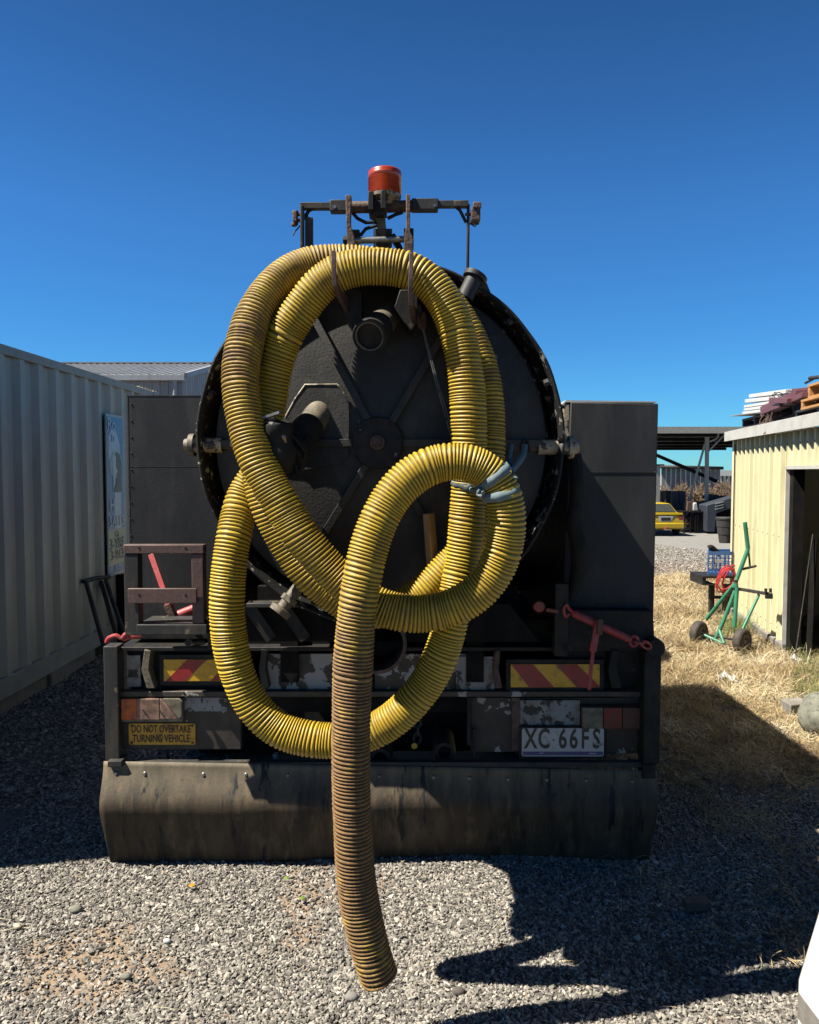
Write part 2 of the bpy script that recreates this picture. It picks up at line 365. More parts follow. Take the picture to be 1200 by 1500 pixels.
# ------------------------------------------------------------------ scatter: real meshes instanced on measured points
def mesh_from(name, v, f, mat):
    me = D.meshes.new(name); me.from_pydata(v, [], f); me.materials.append(mat); return me
def scatter(name, pts, rot, scl, idx, tint, protos, label=None, cat=None):
    me = D.meshes.new(name); n = len(pts); me.vertices.add(n); me.vertices.foreach_set('co', np.asarray(pts, 'f').ravel())
    for nm, arr in (('rot', rot), ('scl', scl)):
        a = me.attributes.new(nm, 'FLOAT_VECTOR', 'POINT'); a.data.foreach_set('vector', np.asarray(arr, 'f').ravel())
    a = me.attributes.new('idx', 'INT', 'POINT'); a.data.foreach_set('value', np.asarray(idx, 'i'))
    a = me.attributes.new('tint', 'FLOAT', 'POINT'); a.data.foreach_set('value', np.asarray(tint, 'f'))
    o = D.objects.new(name, me); COL.objects.link(o)
    ng = D.node_groups.new(name, 'GeometryNodeTree')
    ng.interface.new_socket('Geometry', in_out='INPUT', socket_type='NodeSocketGeometry'); ng.interface.new_socket('Geometry', in_out='OUTPUT', socket_type='NodeSocketGeometry')
    N, L = ng.nodes, ng.links
    gi, go = N.new('NodeGroupInput'), N.new('NodeGroupOutput')
    g2i = N.new('GeometryNodeGeometryToInstance')
    for p in reversed(protos):
        po = D.objects.new(p.name, p); oi = N.new('GeometryNodeObjectInfo'); oi.inputs['Object'].default_value = po
        oi.inputs['As Instance'].default_value = True; L.new(oi.outputs['Geometry'], g2i.inputs[0])
    # one instance per prototype
    join = N.new('GeometryNodeJoinGeometry'); N.remove(g2i)
    for oi in [x for x in N if x.bl_idname == 'GeometryNodeObjectInfo']: L.new(oi.outputs['Geometry'], join.inputs[0])
    iop = N.new('GeometryNodeInstanceOnPoints'); iop.inputs['Pick Instance'].default_value = True
    def at(nm, typ):
        x = N.new('GeometryNodeInputNamedAttribute'); x.data_type = typ; x.inputs['Name'].default_value = nm; return x.outputs[0]
    m2p = N.new('GeometryNodeMeshToPoints')
    L.new(gi.outputs[0], m2p.inputs[0]); L.new(m2p.outputs[0], iop.inputs['Points']); L.new(join.outputs[0], iop.inputs['Instance'])
    L.new(at('idx', 'INT'), iop.inputs['Instance Index']); L.new(at('scl', 'FLOAT_VECTOR'), iop.inputs['Scale'])
    e2r = N.new('FunctionNodeEulerToRotation'); L.new(at('rot', 'FLOAT_VECTOR'), e2r.inputs[0]); L.new(e2r.outputs[0], iop.inputs['Rotation'])
    L.new(iop.outputs[0], go.inputs[0])
    md = o.modifiers.new('scatter', 'NODES'); md.node_group = ng
    o['kind'] = 'stuff'
    return setp(o, label, cat)

def mat_tint(name, stops, rough=.85, trans=0, bump=True):
    t = NT(name); a = t.n('ShaderNodeAttribute', attribute_name='tint'); a.attribute_type = 'INSTANCER'
    x = t.n('ShaderNodeValToRGB'); els = x.color_ramp.elements
    els[0].position, els[0].color = stops[0][0], c4(stops[0][1]); els[1].position, els[1].color = stops[-1][0], c4(stops[-1][1])
    for p, c in stops[1:-1]: els.new(p).color = c4(c)
    t.l(a.outputs['Fac'], x.inputs[0]); c = x.outputs[0]
    if bump: c = t.mix(t.ramp(t.noise(1.3, 4), .35, .7), c, t.mix(.45, c, (.12, .11, .10)))
    return t.out(c, rough)
M['stone'] = mat_tint('gravel_stone', [(0, (.06, .053, .045)), (.25, (.20, .18, .15)), (.6, (.42, .38, .32)), (.85, (.64, .58, .49)), (.93, (.90, .83, .71)), (1, (.40, .27, .16))])
M['strawm'] = mat_tint('dry_straw', [(0, (.16, .10, .05)), (.35, (.46, .33, .15)), (.75, (.74, .57, .30)), (1, (.95, .84, .58))], bump=False)
M['grassm'] = mat_tint('green_grass', [(0, (.06, .10, .02)), (.5, (.14, .20, .04)), (1, (.42, .38, .12))], bump=False)

def stone_proto(seed):
    r = random.Random(seed); bm = bmesh.new(); bmesh.ops.create_icosphere(bm, subdivisions=1, radius=.5)
    for v in bm.verts: v.co *= 1 + r.uniform(-.24, .2)
    vs = [tuple(v.co) for v in bm.verts]; fs = [tuple(x.index for x in f.verts) for f in bm.faces]; bm.free()
    return mesh_from('stone', vs, fs, M['stone'])
stones = [stone_proto(i) for i in range(6)]
def blade_clump(name, seed, nb, rad, lmin, lmax, w, lift, mat, curl=1.0):
    r = random.Random(seed); vs, fs = [], []
    for b in range(nb):
        p = Vector((r.gauss(0, rad * .5), r.gauss(0, rad * .5), r.uniform(0, .01))); a = r.uniform(0, 6.283); L_ = r.uniform(lmin, lmax); ww = w * r.uniform(.6, 1.3)
        el = r.uniform(lift[0], lift[1]); k = r.uniform(-1.2, 1.2) * curl; seg = 4; base = len(vs)
        for i in range(seg + 1):
            s_ = Vector((-math.sin(a), math.cos(a), r.uniform(-.3, .3))) * ww * (1 - .75 * i / seg)
            vs += [tuple(p - s_), tuple(p + s_)]
            p = p + Vector((math.cos(a) * math.cos(el), math.sin(a) * math.cos(el), math.sin(el))) * L_ / seg
            p.z = max(p.z, .002); a += k / seg; el -= r.uniform(0, .45) * curl
        for i in range(seg): fs.append((base + 2 * i, base + 2 * i + 1, base + 2 * i + 3, base + 2 * i + 2))
    return mesh_from(name, vs, fs, mat)

# gravel
def hidden(x, y):   # below the truck body where nothing of the ground can be seen
    return -1.15 < x < .9 and y > 4.3
pts, rot, scl, idx, tin = [], [], [], [], []
def put_stones(n, x0, x1, y0, y1, size, keep):
    X = NR.uniform(x0, x1, n); Y = NR.uniform(y0, y1, n)
    for x, y in zip(X, Y):
        if abs(x) / y > .60: continue
        k = keep(x, y)
        if R.random() > k: continue
        s = size * math.exp(R.gauss(0, .28))
        pts.append((x, y, hz(y) + .018 * noise.noise(Vector((x * .7, y * .7, 0))) + .008 * noise.noise(Vector((x * 3, y * 3, 0))) + R.uniform(-.001, .007)))
        rot.append((R.gauss(0, .45), R.gauss(0, .45), R.uniform(0, 6.283))); scl.append((s * R.uniform(1.1, 1.7), s * R.uniform(.7, 1.05), s * R.uniform(.4, .75)))
        idx.append(R.randrange(6)); tt = R.random(); tin.append(tt * .9 if R.random() > .03 else R.uniform(.92, 1))
def kg(x, y): return max(.0, (1 - .93 * gmask(x, y))) * (1 - .72 * dirt(x, y))
put_stones(175000, -2.0, 2.2, 2.1, 4.4, .0116, kg)
put_stones(900, -2.2, 2.2, 2.1, 4.6, .018, kg)
put_stones(30000, -3.1, -1.1, 4.0, 9.5, .017, lambda x, y: 1)
put_stones(16000, .9, 3.2, 4.2, 8.5, .016, lambda x, y: .25 + .5 * kg(x, y))
put_stones(30000, 2.5, 9, 14.5, 30, .03, lambda x, y: 1)
scatter('gravel', pts, rot, scl, idx, tin, stones)

# straw thatch
clumps = [blade_clump('straw', i, 30, .13, .06, .18, .0021, (-.05, .75), M['strawm']) for i in range(5)]
pts, rot, scl, idx, tin = [], [], [], [], []
def put_straw(n, x0, x1, y0, y1, s0, k0=1.0):
    for _ in range(n):
        x, y = R.uniform(x0, x1), R.uniform(y0, y1)
        if x / y > .62 or x / y < .2: continue
        if R.random() > gmask(x, y) * k0: continue
        s = s0 * R.uniform(.7, 1.3)
        pts.append((x, y, hz(y) + .004)); rot.append((R.gauss(0, .08), R.gauss(0, .08), R.uniform(0, 6.283))); scl.append((s, s, s * R.uniform(.7, 1.6)))
        idx.append(R.randrange(5)); tin.append(min(1, max(0, R.gauss((.50 if y > 5.2 else .28) + .65 * noise.noise(Vector((x * 2, y * 2, 7))), .30))))  # nearer straw is tinted darker, the truck's shade put into its colour
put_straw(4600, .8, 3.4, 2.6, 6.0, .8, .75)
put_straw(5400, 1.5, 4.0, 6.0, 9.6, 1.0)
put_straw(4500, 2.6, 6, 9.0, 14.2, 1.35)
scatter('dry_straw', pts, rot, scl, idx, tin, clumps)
# loose single straws on the gravel
single = [blade_clump('straw', 50 + i, 1, .01, .10, .22, .0013, (0, .12), M['strawm'], 1.6) for i in range(5)]
pts, rot, scl, idx, tin = [], [], [], [], []
for _ in range(420):
    x, y = R.uniform(-1.6, 2.0), R.uniform(2.3, 4.4)
    if R.random() > .25 + gmask(x, y) + .3 * (x > .5): continue
    pts.append((x, y, .012)); rot.append((0, R.uniform(-.1, .1), R.uniform(0, 6.28))); s = R.uniform(.35, 1.0); scl.append((s, s, s)); idx.append(R.randrange(5)); tin.append(R.uniform(.5, 1))
scatter('loose_straw', pts, rot, scl, idx, tin, single)
# green grass and upright dry weeds
greens = [blade_clump('grass', 80 + i, 46, .10, .12, .30, .0022, (.8, 1.5), M['grassm'], .8) for i in range(4)]
dry = [blade_clump('weed', 90 + i, 40, .10, .10, .26, .0020, (.5, 1.4), M['strawm'], 1.8) for i in range(4)]
def tuft(name, spots, protos, label, cat='grass'):
    pts = [(g.x, g.y, g.z) for g, s in spots]; n = len(pts)
    o = scatter(name, pts, [(0, 0, R.uniform(0, 6.28)) for _ in range(n)], [(s, s, s) for g, s in spots], [R.randrange(4) for _ in range(n)], [R.uniform(.1, .9) for _ in range(n)], protos)
    return o
def spots(px0, px1, py0, py1, n, s0, s1): return [(G(R.uniform(px0, px1), R.uniform(py0, py1)), R.uniform(s0, s1)) for _ in range(n)]
tuft('green_grass', spots(1062, 1092, 925, 942, 16, .8, 1.25) + spots(1168, 1200, 965, 1035, 34, .45, .75) + spots(1020, 1050, 900, 915, 6, .4, .6) + spots(975, 1010, 985, 1000, 5, .2, .3), greens, None)
tuft('dry_weeds', spots(1055, 1150, 980, 1010, 46, .45, .8) + spots(1020, 1060, 940, 965, 12, .4, .6) + spots(1110, 1200, 950, 970, 26, .5, .9) + spots(1020, 1060, 895, 925, 14, .5, .8) + spots(960, 1180, 900, 1080, 60, .2, .45), dry, None)

exec_order = None
# ================================================================== THE TRUCK
truck = empty('vacuum_truck', (-.12, 3.5, 0), 'black vacuum tanker truck on the gravel, its big round tank door facing the camera', 'truck')
HY = 2.72                                    # plane of the tank door
C0 = P(558, 650, 2.78); CXw, CZw = C0.x, C0.z
RR_ = .636
def hd(r):                                    # dish of the door: how far its surface stands back at radius r
    RS = 2.2; return RS - math.sqrt(RS * RS - r * r)
def head_pt(px, py, lift=0):
    p = P(px, py, HY)
    for _ in range(4):
        r = math.hypot(p.x - CXw, p.z - CZw); p = P(px, py, HY + hd(min(r, .75)) - lift)
    return p
mb = MB().lathe((CXw, 2.88, CZw), (0, 1, 0), [(0, .60), (.26, .60), (.42, .72), (3.2, .72), (3.3, .68), (3.38, .5), (3.42, .2), (3.43, .001)], 72, cap=False)
mb.lathe((CXw, 3.9, CZw), (0, 1, 0), [(0, .72), (0, .735), (.05, .735), (.05, .72)], 72, cap=False)
mb.lathe((CXw, 5.0, CZw), (0, 1, 0), [(0, .72), (0, .735), (.05, .735), (.05, .72)], 72, cap=False)
tank = mb.build('tank_barrel', M['tank'], truck)
# flared rim round the door
def rimfn(u, v):
    a = u * 2 * math.pi; r = RR_ + .003 * math.sin(a * 3) + .0015 * math.sin(a * 17)
    return (CXw + math.cos(a) * (r - .03 * v), 2.735 + v * .15, CZw + math.sin(a) * (r - .03 * v))
mb = MB().grid(rimfn, 120, 3); rim = mb.build('tank_rim', M['rim'], truck, solid=.010)
MB().annulus((CXw, 2.872, CZw), (0, 1, 0), .590, .622, .012, 96).build('rim_flange', M['rim'], rim)
prof = [(hd(r), max(r, .0001)) for r in [0, .1, .2, .3, .4, .5, .54, .57, .585]]
prof += [(hd(.585) + .03, .592), (hd(.585) + .12, .60)]
head = MB().lathe((CXw, HY, CZw), (0, 1, 0), prof, 96, cap=False).build('tank_door', M['tank'], truck, smooth=25)
# six radial stiffeners of the door
for k, ang in enumerate((0, 60, 118, 180, 238, 300)):
    a = math.radians(ang); d = Vector((math.cos(a), 0, math.sin(a))); n_ = Vector((-d.z, 0, d.x)); vs = []; N = 8
    for i in range(N + 1):
        r = .07 + (.57 - .07) * i / N
        base = Vector((CXw, HY + hd(r), CZw)) + d * r
        w = .013
        vs += [base - n_ * w + Vector((0, .01, 0)), base - n_ * w + Vector((0, -.028, 0)), base + n_ * w + Vector((0, -.028, 0)), base + n_ * w + Vector((0, .01, 0))]
    fs = []
    for i in range(N):
        for j in range(4): fs.append((i * 4 + j, (i + 1) * 4 + j, (i + 1) * 4 + (j + 1) % 4, i * 4 + (j + 1) % 4))
    fs += [(0, 1, 2, 3), tuple(reversed((N * 4, N * 4 + 1, N * 4 + 2, N * 4 + 3)))]
    MB().add(vs, fs).build('stiffener', M['tank'], head, bevel=.002)
hubc = Vector((CXw - .008, HY, CZw))
hub = MB().lathe(hubc + Vector((0, .02, 0)), (0, -1, 0), [(0, .090), (.045, .090), (.050, .085), (.050, .0001)], 56, cap=False).build('hub', M['black'], head)
MB().lathe(hubc + Vector((0, -.029, 0)), (0, -1, 0), [(0, .025), (.02, .025), (.022, .021), (.022, .015), (.030, .014), (.030, .0001)], 6 * 4, cap=False).build('hub_nut', M['rust'], hub)
for i in range(8):
    a = i * math.pi / 4 + .2; MB().lathe(hubc + Vector((math.cos(a) * .073, -.029, math.sin(a) * .073)), (0, -1, 0), [(0, .007), (.007, .007), (.007, .0001)], 6, cap=False).build('hub_bolt', M['rim'], hub)
# hexagonal doubler plate
hexpx = [(417, 612), (432, 585), (447, 564), (494, 563), (512, 588), (512, 625), (511, 668), (497, 680), (440, 690), (417, 660)]
pf = [head_pt(x, y, .012) for x, y in hexpx]; pb = [head_pt(x, y, -.02) for x, y in hexpx]; n = len(pf)
MB().add(pf + pb, [tuple(range(n)), tuple(range(2 * n - 1, n - 1, -1))] + [(i, i + n, (i + 1) % n + n, (i + 1) % n) for i in range(n)]).build('doubler_plate', M['tank'], head, bevel=.002, smooth=20)
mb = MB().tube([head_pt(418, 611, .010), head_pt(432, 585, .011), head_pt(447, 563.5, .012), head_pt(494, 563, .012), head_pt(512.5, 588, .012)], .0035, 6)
mb.build('lit_edge', M['beige'], head)  # beige bead paints the sunlit upper edge of the plate

# upper outlet pipe
a, b = head_pt(571, 460, -.03), P(541, 493, 2.50)
d = (b - a).normalized(); L_ = (b - a).length
up = MB().lathe(a, d, [(0, .047), (L_ * .62, .047), (L_ * .63, .052), (L_ * .97, .053), (L_, .051), (L_, .042), (L_ * .3, .042), (L_ * .3, .0001)], 40, cap=False).build('outlet_pipe', M['pipe'], head)
MB().lathe(a + d * L_ * .66, d, [(0, .0545), (L_ * .335, .0555), (L_ * .348, .053), (L_ * .348, .046), (L_ * .30, .044), (L_ * .30, .0001)], 40, cap=False).build('cuff_dark_mouth', M['rubber'], up)  # its black end disc stands in for the shaded bore of the pipe
# lower outlet pipe with black sleeve and camlock
a, b = head_pt(470, 602, -.03), P(424, 664, 2.54); d = (b - a).normalized(); L_ = (b - a).length
lp = MB().lathe(a, d, [(0, .047), (L_ * .5, .047), (L_ * .5, .040), (L_, .040)], 40).build('inlet_pipe', M['pipe'], head)
MB().lathe(a + d * L_ * .38, d, [(0, .049), (.004, .053), (L_ * .3, .054), (L_ * .52, .051), (L_ * .56, .055), (L_ * .60, .052)], 40, cap=False).build('rubber_sleeve', M['rubber'], lp)
MB().lathe(a + d * L_ * .9, d, [(0, .055), (.01, .060), (.03, .060), (.035, .054), (.055, .054), (.06, .060), (.07, .060), (.07, .04)], 36).build('camlock_ring', M['black'], lp)
mb = MB()
for s in (-1, 1):
    q = P(421 + s * 16, 655 - s * 6, 2.52); mb.torus(q, (s, .2, .3), .026, .006, 20, 6); mb.bar(q, q + Vector((s * .012, .01, -.085)), .016, .008)
mb.tube([P(452, 640, 2.56), P(440, 652, 2.52), P(430, 676, 2.50), P(436, 695, 2.50)], .008, 8)
mb.tube([P(405, 628, 2.46), P(430, 640, 2.47), P(448, 662, 2.50), P(440, 690, 2.51), P(424, 697, 2.5)], .006, 8)
mb.build('camlock_levers', M['cable'], lp)
# valve and lever between the pipe and the hose strands
v1 = P(405, 640, 2.54)
mb = MB().lathe(P(402, 616, 2.46), P(412, 692, 2.48) - P(402, 616, 2.46), [(0, .03), (.01, .05), (.03, .056), (.05, .05), (.07, .047), (.09, .055), (.11, .057), (.13, .050), (.15, .04), (.17, .03)], 20)
valve = mb.build('valve_body', M['rubber'], lp)
mb = MB().bar(P(384, 613, 2.44), P(411, 604, 2.42), .020, .008).bar(P(398, 607, 2.44), P(402, 640, 2.47), .018, .018)
mb.tube([P(384, 616, 2.46), P(400, 622, 2.42), P(416, 640, 2.43), P(421, 668, 2.47)], .008, 8); mb.build('valve_lever', M['steel'], valve)

# side lugs: rod, beige sleeve, end washer
for s, x0, x1, xn, yy in ((-1, 326, 284, 275, 652), (1, 788, 834, 841, 655)):
    p0, p1, pn = P(x0, yy, 2.79), P(x1, yy, 2.79), P(xn, yy, 2.79); d = (p1 - p0).normalized()
    rod = MB().bar(head_pt(558 + s * 175, yy, .0), p0, .026, .026).cyl(p0 - d * .03, pn, .014).build('hinge_bar', M['rust'], truck)
    MB().lathe(p0, d, [(0, .027), ((p1 - p0).length, .027), ((p1 - p0).length, .02)], 28).build('sleeve', M['beige'], rod)
    MB().lathe(p1 - d * .004, d, [(0, .040), (.018, .040), (.020, .026), (.026, .024), (.036, .022), (.036, .0001)], 24, cap=False).build('end_nut', M['pipe' if s < 0 else 'beige'], rod)
# clamp bolts round the rim
for px, py, px2, py2 in ((413, 892, 433, 866), (680, 438, 697, 404)):
    p0, p1 = P(px, py, 2.72), P(px2, py2, 2.74); d = (p1 - p0).normalized(); L_ = (p1 - p0).length
    if py > 700:
        MB().cyl(p0, p0 + d * .1, .022).lathe(p0 - d * .02, d, [(0, .038), (.02, .040), (.024, .03)], 24).cyl(p0 + d * .03, p0 + d * .05, .030, n=6).build('clamp_bolt', M['pipe'], truck)
    else:
        MB().lathe(p0, d, [(0, .029), (L_ * .85, .029), (L_ * .85, .041), (L_ * 1.02, .043), (L_ * 1.05, .038), (L_ * 1.05, .0001)], 28, cap=False).cyl(P(704, 410, 2.74), P(713, 432, 2.76), .016).build('clamp_bolt', M['plate'], truck)
for px, py in ((322, 580), (748, 470), (802, 560), (360, 775), (700, 880), (790, 760)):
    p = P(px, py, 2.76); d = (Vector((CXw, 2.76, CZw)) - p).normalized(); p = Vector((CXw, 2.76, CZw)) - d * (RR_ - .012)
    MB().lathe(p + Vector((0, 0, 0)), d, [(0, .014), (.016, .014), (.018, .01), (.018, .0001)], 6, cap=False).build('rim_bolt', M['frame_grey'], rim)
# bottom outlet: big round pipe behind the tail
a = P(556, 924, 3.45); MB().lathe(a, (0, -1, 0), [(0, .118), (.26, .118), (.265, .122), (.28, .122), (.28, .108), (.02, .108), (.02, .0001)], 44, cap=False).build('discharge_pipe', M['rust'], truck)
# sump plate below the door and stiffener legs
mb = MB().prism([(P(372, 1000, 3.4).x, P(0, 884, 3.4).z), (P(745, 1000, 3.4).x, P(0, 884, 3.4).z), (P(790, 1000, 3.4).x, P(0, 940, 3.4).z), (P(330, 1000, 3.4).x, P(0, 940, 3.4).z)], 3.40, 3.5)
mb.build('saddle_plate', M['dark'], truck, bevel=.004)
for x0, x1 in ((362, 384), (412, 436)):
    q0, q1 = P(x0, 884, 3.36), P(x0 + 36, 936, 3.36); MB().bar(q0, q1, .012, .05).build('gusset', M['black'], truck)
MB().box(P(362, 1000, 3.33).x, P(450, 1000, 3.33).x, 3.33, 3.40, P(0, 890, 3.33).z, P(0, 884, 3.33).z).build('door_sill', M['frame_grey'], truck, bevel=.002)

# timber prop and cables on the door
MB().bar(P(628, 752, 2.66), P(634, 830, 2.65), .040, .025).build('timber_batten', M['wood'], head, bevel=.003)
for x0, y0, x1, y1 in ((618, 478, 663, 647), (620, 480, 668, 650)):
    MB().tube([P(x0, y0, 2.66), P((x0 + x1) / 2 - 1, (y0 + y1) / 2, 2.64), P(x1, y1, 2.62)], .0022, 6).build('wire_rope', M['steel'], head)
pul = MB().lathe(P(615, 470, 2.67), (1, -.3, 0), [(0, .030), (.008, .026), (.016, .030)], 20).bar(P(612, 448, 2.67), P(616, 476, 2.67), .02, .02).build('pulley', M['rust'], head)

# ---- hooks over the hose
for px, flip in ((490, 1), (602, -1)):
    if flip == 1:
        path = [head_pt(513, 468), P(511, 455, 2.66), P(504, 440, 2.60), P(496, 428, 2.50), P(491, 415, 2.445), P(489, 395, 2.44), P(489, 368, 2.44)]
    else:
        path = [head_pt(608, 475), P(607, 462, 2.66), P(604, 455, 2.56), P(602, 440, 2.46), P(601, 420, 2.45), P(602, 400, 2.45), P(603, 371, 2.45)]
    vs = []; wd = .0065
    for i, p in enumerate(path):
        t = (path[min(i + 1, len(path) - 1)] - path[max(i - 1, 0)]).normalized(); n_ = t.cross(Vector((1, 0, 0))).normalized(); h = .024 if i < 3 else (.016 if i < 5 else .012)
        for sx_, sn in ((-1, -1), (1, -1), (1, 1), (-1, 1)): vs.append(p + Vector((sx_ * wd, 0, 0)) + n_ * sn * h)
    fs = [tuple(range(4)), tuple(reversed(range(len(vs) - 4, len(vs))))]
    for i in range(len(path) - 1):
        for j in range(4): fs.append((i * 4 + j, (i + 1) * 4 + j, (i + 1) * 4 + (j + 1) % 4, i * 4 + (j + 1) % 4))
    MB().add(vs, fs).build('hose_hook', M['rack'], truck, bevel=.0015)
for px in (508, 590):      # black cheek plates the hooks are bolted to
    q = [P(px - 4, 425, 2.64), P(px + 22, 425, 2.64), P(px + 22, 470, 2.64), P(px + 12, 486, 2.64), P(px, 470, 2.64), P(px - 12, 450, 2.64)]
    MB().prism([(p.x, p.z) for p in q], 2.63, 2.76).build('hook_bracket', M['black'], truck, bevel=.003)

# ---- gantry with the beacon
GY = 2.90
def gp(px, py, y=GY): return P(px, py, y)
g = MB()
pts = [gp(443, 372), gp(443, 309), gp(446, 302), gp(452, 300), gp(500, 300)]
g.bar(gp(443, 385), gp(443, 303), .010, .05, (0, 1, 0)); g.bar(gp(440, 302.5), gp(500, 302.5), .03, .022)
gantry = g.build('gantry_frame', M['frame_grey'], truck, bevel=.002); g = MB()
g.bar(gp(633, 299.5), gp(686, 299.5), .03, .022); g.tube([gp(686, 299), gp(686, 330), gp(685, 408)], .006, 8)
g.build('gantry_arm', M['frame_grey'], gantry, bevel=.002)
MB().bar(gp(453, 380), gp(453, 319), .028, .022, (0, 1, 0)).build('gantry_post', M['frame_grey'], gantry, bevel=.002)
MB().tube([gp(449, 322), gp(449, 314), gp(453, 308), gp(462, 304)], .007, 8).build('gantry_brace', M['black'], gantry)
MB().tube([gp(668, 303), gp(674, 308), gp(680, 320), gp(683, 326)], .006, 8).build('gantry_brace', M['black'], gantry)
for x0, x1, y in ((484, 512, 303), (603, 642, 301)):
    p = MB().box(gp(x0, 310).x, gp(x1, 310).x, GY - .022, GY + .022, gp(0, y + 8.5).z, gp(0, y - 8).z).build('splice_plate', M['frame_grey'], gantry, bevel=.003)
    MB().lathe(gp(490 if x0 < 500 else 637, y, GY - .021), (0, -1, 0), [(0, .006), (.003, .006), (.003, .0001)], 12, cap=False).build('bolt', M['steel'], p)
MB().cyl(gp(508, 304), gp(606, 302), .021, n=24).build('cross_tube', M['rust'], gantry)
for s, x in ((0, 511), (1, 598)):
    q = [(x - 4, 288), (x + 4, 288), (x + 3, 330), (x + 8, 345), (x + 11, 366), (x - 1, 366), (x - 3, 335)] if s == 0 else [(x - 3, 287), (x + 3, 287), (x + 3, 340), (x + 7, 350), (x + 7, 371), (x - 6, 371), (x - 5, 345), (x - 3, 335)]
    q = [gp(a_, b_, 2.85) for a_, b_ in q]
    MB().prism([(p.x, p.z) for p in q], 2.83, 2.87).build('lift_arm', M['rust'], gantry, bevel=.002)
MB().cyl(gp(504, 353, 2.85), gp(606, 350, 2.85), .0115, n=20).build('cross_pin', M['steel'], gantry)
MB().cyl(gp(503, 353, 2.85), gp(509, 353, 2.85), .018, n=6).build('pin_nut', M['black'], gantry)
for x0, x1, y0, y1 in ((510, 528, 362, 342), (592, 606, 366, 340)): MB().box(gp(x0, 310).x, gp(x1, 310).x, 2.85, 2.91, gp(0, y0).z, gp(0, y1).z).build('pin_block', M['black'], gantry, bevel=.003)
mb = MB().box(gp(541, 310).x, gp(549, 310).x, 2.82, 2.93, gp(0, 318).z, gp(0, 291).z).box(gp(559, 310).x, gp(567, 310).x, 2.82, 2.93, gp(0, 316).z, gp(0, 289).z).box(gp(544, 310).x, gp(564, 310).x, 2.85, 2.92, gp(0, 321).z, gp(0, 300).z)
mb.build('clevis', M['black'], gantry, bevel=.003)
MB().bar(gp(557, 318), gp(560, 350), .036, .03, (0, 1, 0)).build('ram_rod', M['pipe'], gantry, bevel=.002)
MB().cyl(gp(561, 335), gp(561, 400, 2.95), .034, n=24).build('ram_cylinder', M['frame_grey'], gantry)
for pth in ([(517, 312), (524, 320), (536, 326), (552, 325)], [(568, 320), (580, 314), (590, 311)], [(528, 345), (536, 335), (552, 330)], [(572, 345), (578, 356), (586, 368), (588, 372)], [(576, 343), (583, 354), (590, 368), (592, 374)]):
    MB().tube([gp(x, y, 2.87) for x, y in pth], .0065, 8).build('hydraulic_hose', M['cable'], gantry)
for x, y, k in ((433, 319, 'rust'), (697, 316, 'rust')):
    m_ = MB()
    if x < 500: m_.box(gp(430, 310).x, gp(436, 310).x, 2.88, 2.92, gp(0, 327).z, gp(0, 310).z).cyl(gp(432, 309), gp(433, 313), .012).cyl(gp(431, 326), gp(432, 331), .012).bar(gp(434, 314), gp(443, 314), .012, .012).bar(gp(434, 323), gp(443, 323), .012, .012)
    else: m_.box(gp(690, 310).x, gp(703, 310).x, 2.87, 2.93, gp(0, 326).z, gp(0, 306).z).bar(gp(681, 314), gp(692, 314), .010, .010)
    lamp = m_.build('work_lamp', M['rust'], gantry, bevel=.003)
    if x > 500: MB().box(gp(692, 310).x, gp(704, 310).x, 2.865, 2.88, gp(0, 309).z, gp(0, 300).z).build('lamp_cap', M['rust'], lamp, bevel=.003)
    pth = [(440, 330), (436, 335), (433, 338), (429, 345)] if x < 500 else [(699, 327), (696, 332), (690, 328), (686, 327)]
    MB().tube([gp(a_, b_) for a_, b_ in pth], .0025, 6).build('loose_wire', M['cable'], lamp)
bc = gp(564, 292); MB().lathe(bc + Vector((0, .0, -.002)), (0, 0, 1), [(-.02, .03), (0, .045), (.004, .058), (.014, .060), (.018, .055)], 40).build('beacon_base', M['beige'], truck)
prof = [(.014, .063)]
for i in range(22):   # fine rings moulded in the lens
    t = .018 + i * .0030; prof += [(t, .0665), (t + .0010, .0672), (t + .002, .0665), (t + .0026, .0652)]
prof += [(.088, .0675), (.094, .069), (.100, .0675), (.103, .066), (.110, .0665), (.116, .062), (.119, .052), (.120, .0001)]
prof = [(t * .86, r_ * .9) for t, r_ in prof]
MB().lathe(bc, (0, 0, 1), prof, 56, cap=False).build('beacon_lens', M['beacon'], truck, smooth=60)

# ---- black side lockers left and right of the tank
def locker(px0, px1, py0, py1, Y, depth, xo):
    a_, b_ = P(px0, py0, Y), P(px1, py1, Y)
    o = MB().box(min(a_.x, b_.x), max(a_.x, b_.x), Y, Y + depth, b_.z, a_.z).build('side_locker', M['plate'], truck, bevel=.006)
    return o, a_, b_
lk, a_, b_ = locker(187, 345, 580, 930, 3.72, 2.3, 0)
MB().box(a_.x + .003, b_.x, 3.7192, 3.7215, P(0, 684, 3.72).z, P(0, 683, 3.72).z).build('seam', M['frame_grey'], lk)
MB().box(a_.x - .003, a_.x + .002, 3.719, 3.724, P(0, 800, 3.72).z, a_.z + .001).box(a_.x - .003, P(299, 600, 3.72).x, 3.719, 3.724, a_.z - .002, a_.z + .003).build('locker_edge', M['frame_grey'], lk)
for k_ in range(9):
    MB().lathe(P(192.5, 592 + k_ * 24, 3.72), (0, -1, 0), [(0, .004), (.002, .004), (.003, .002), (.003, .0001)], 8, cap=False).build('rivet', M['plate'], lk)
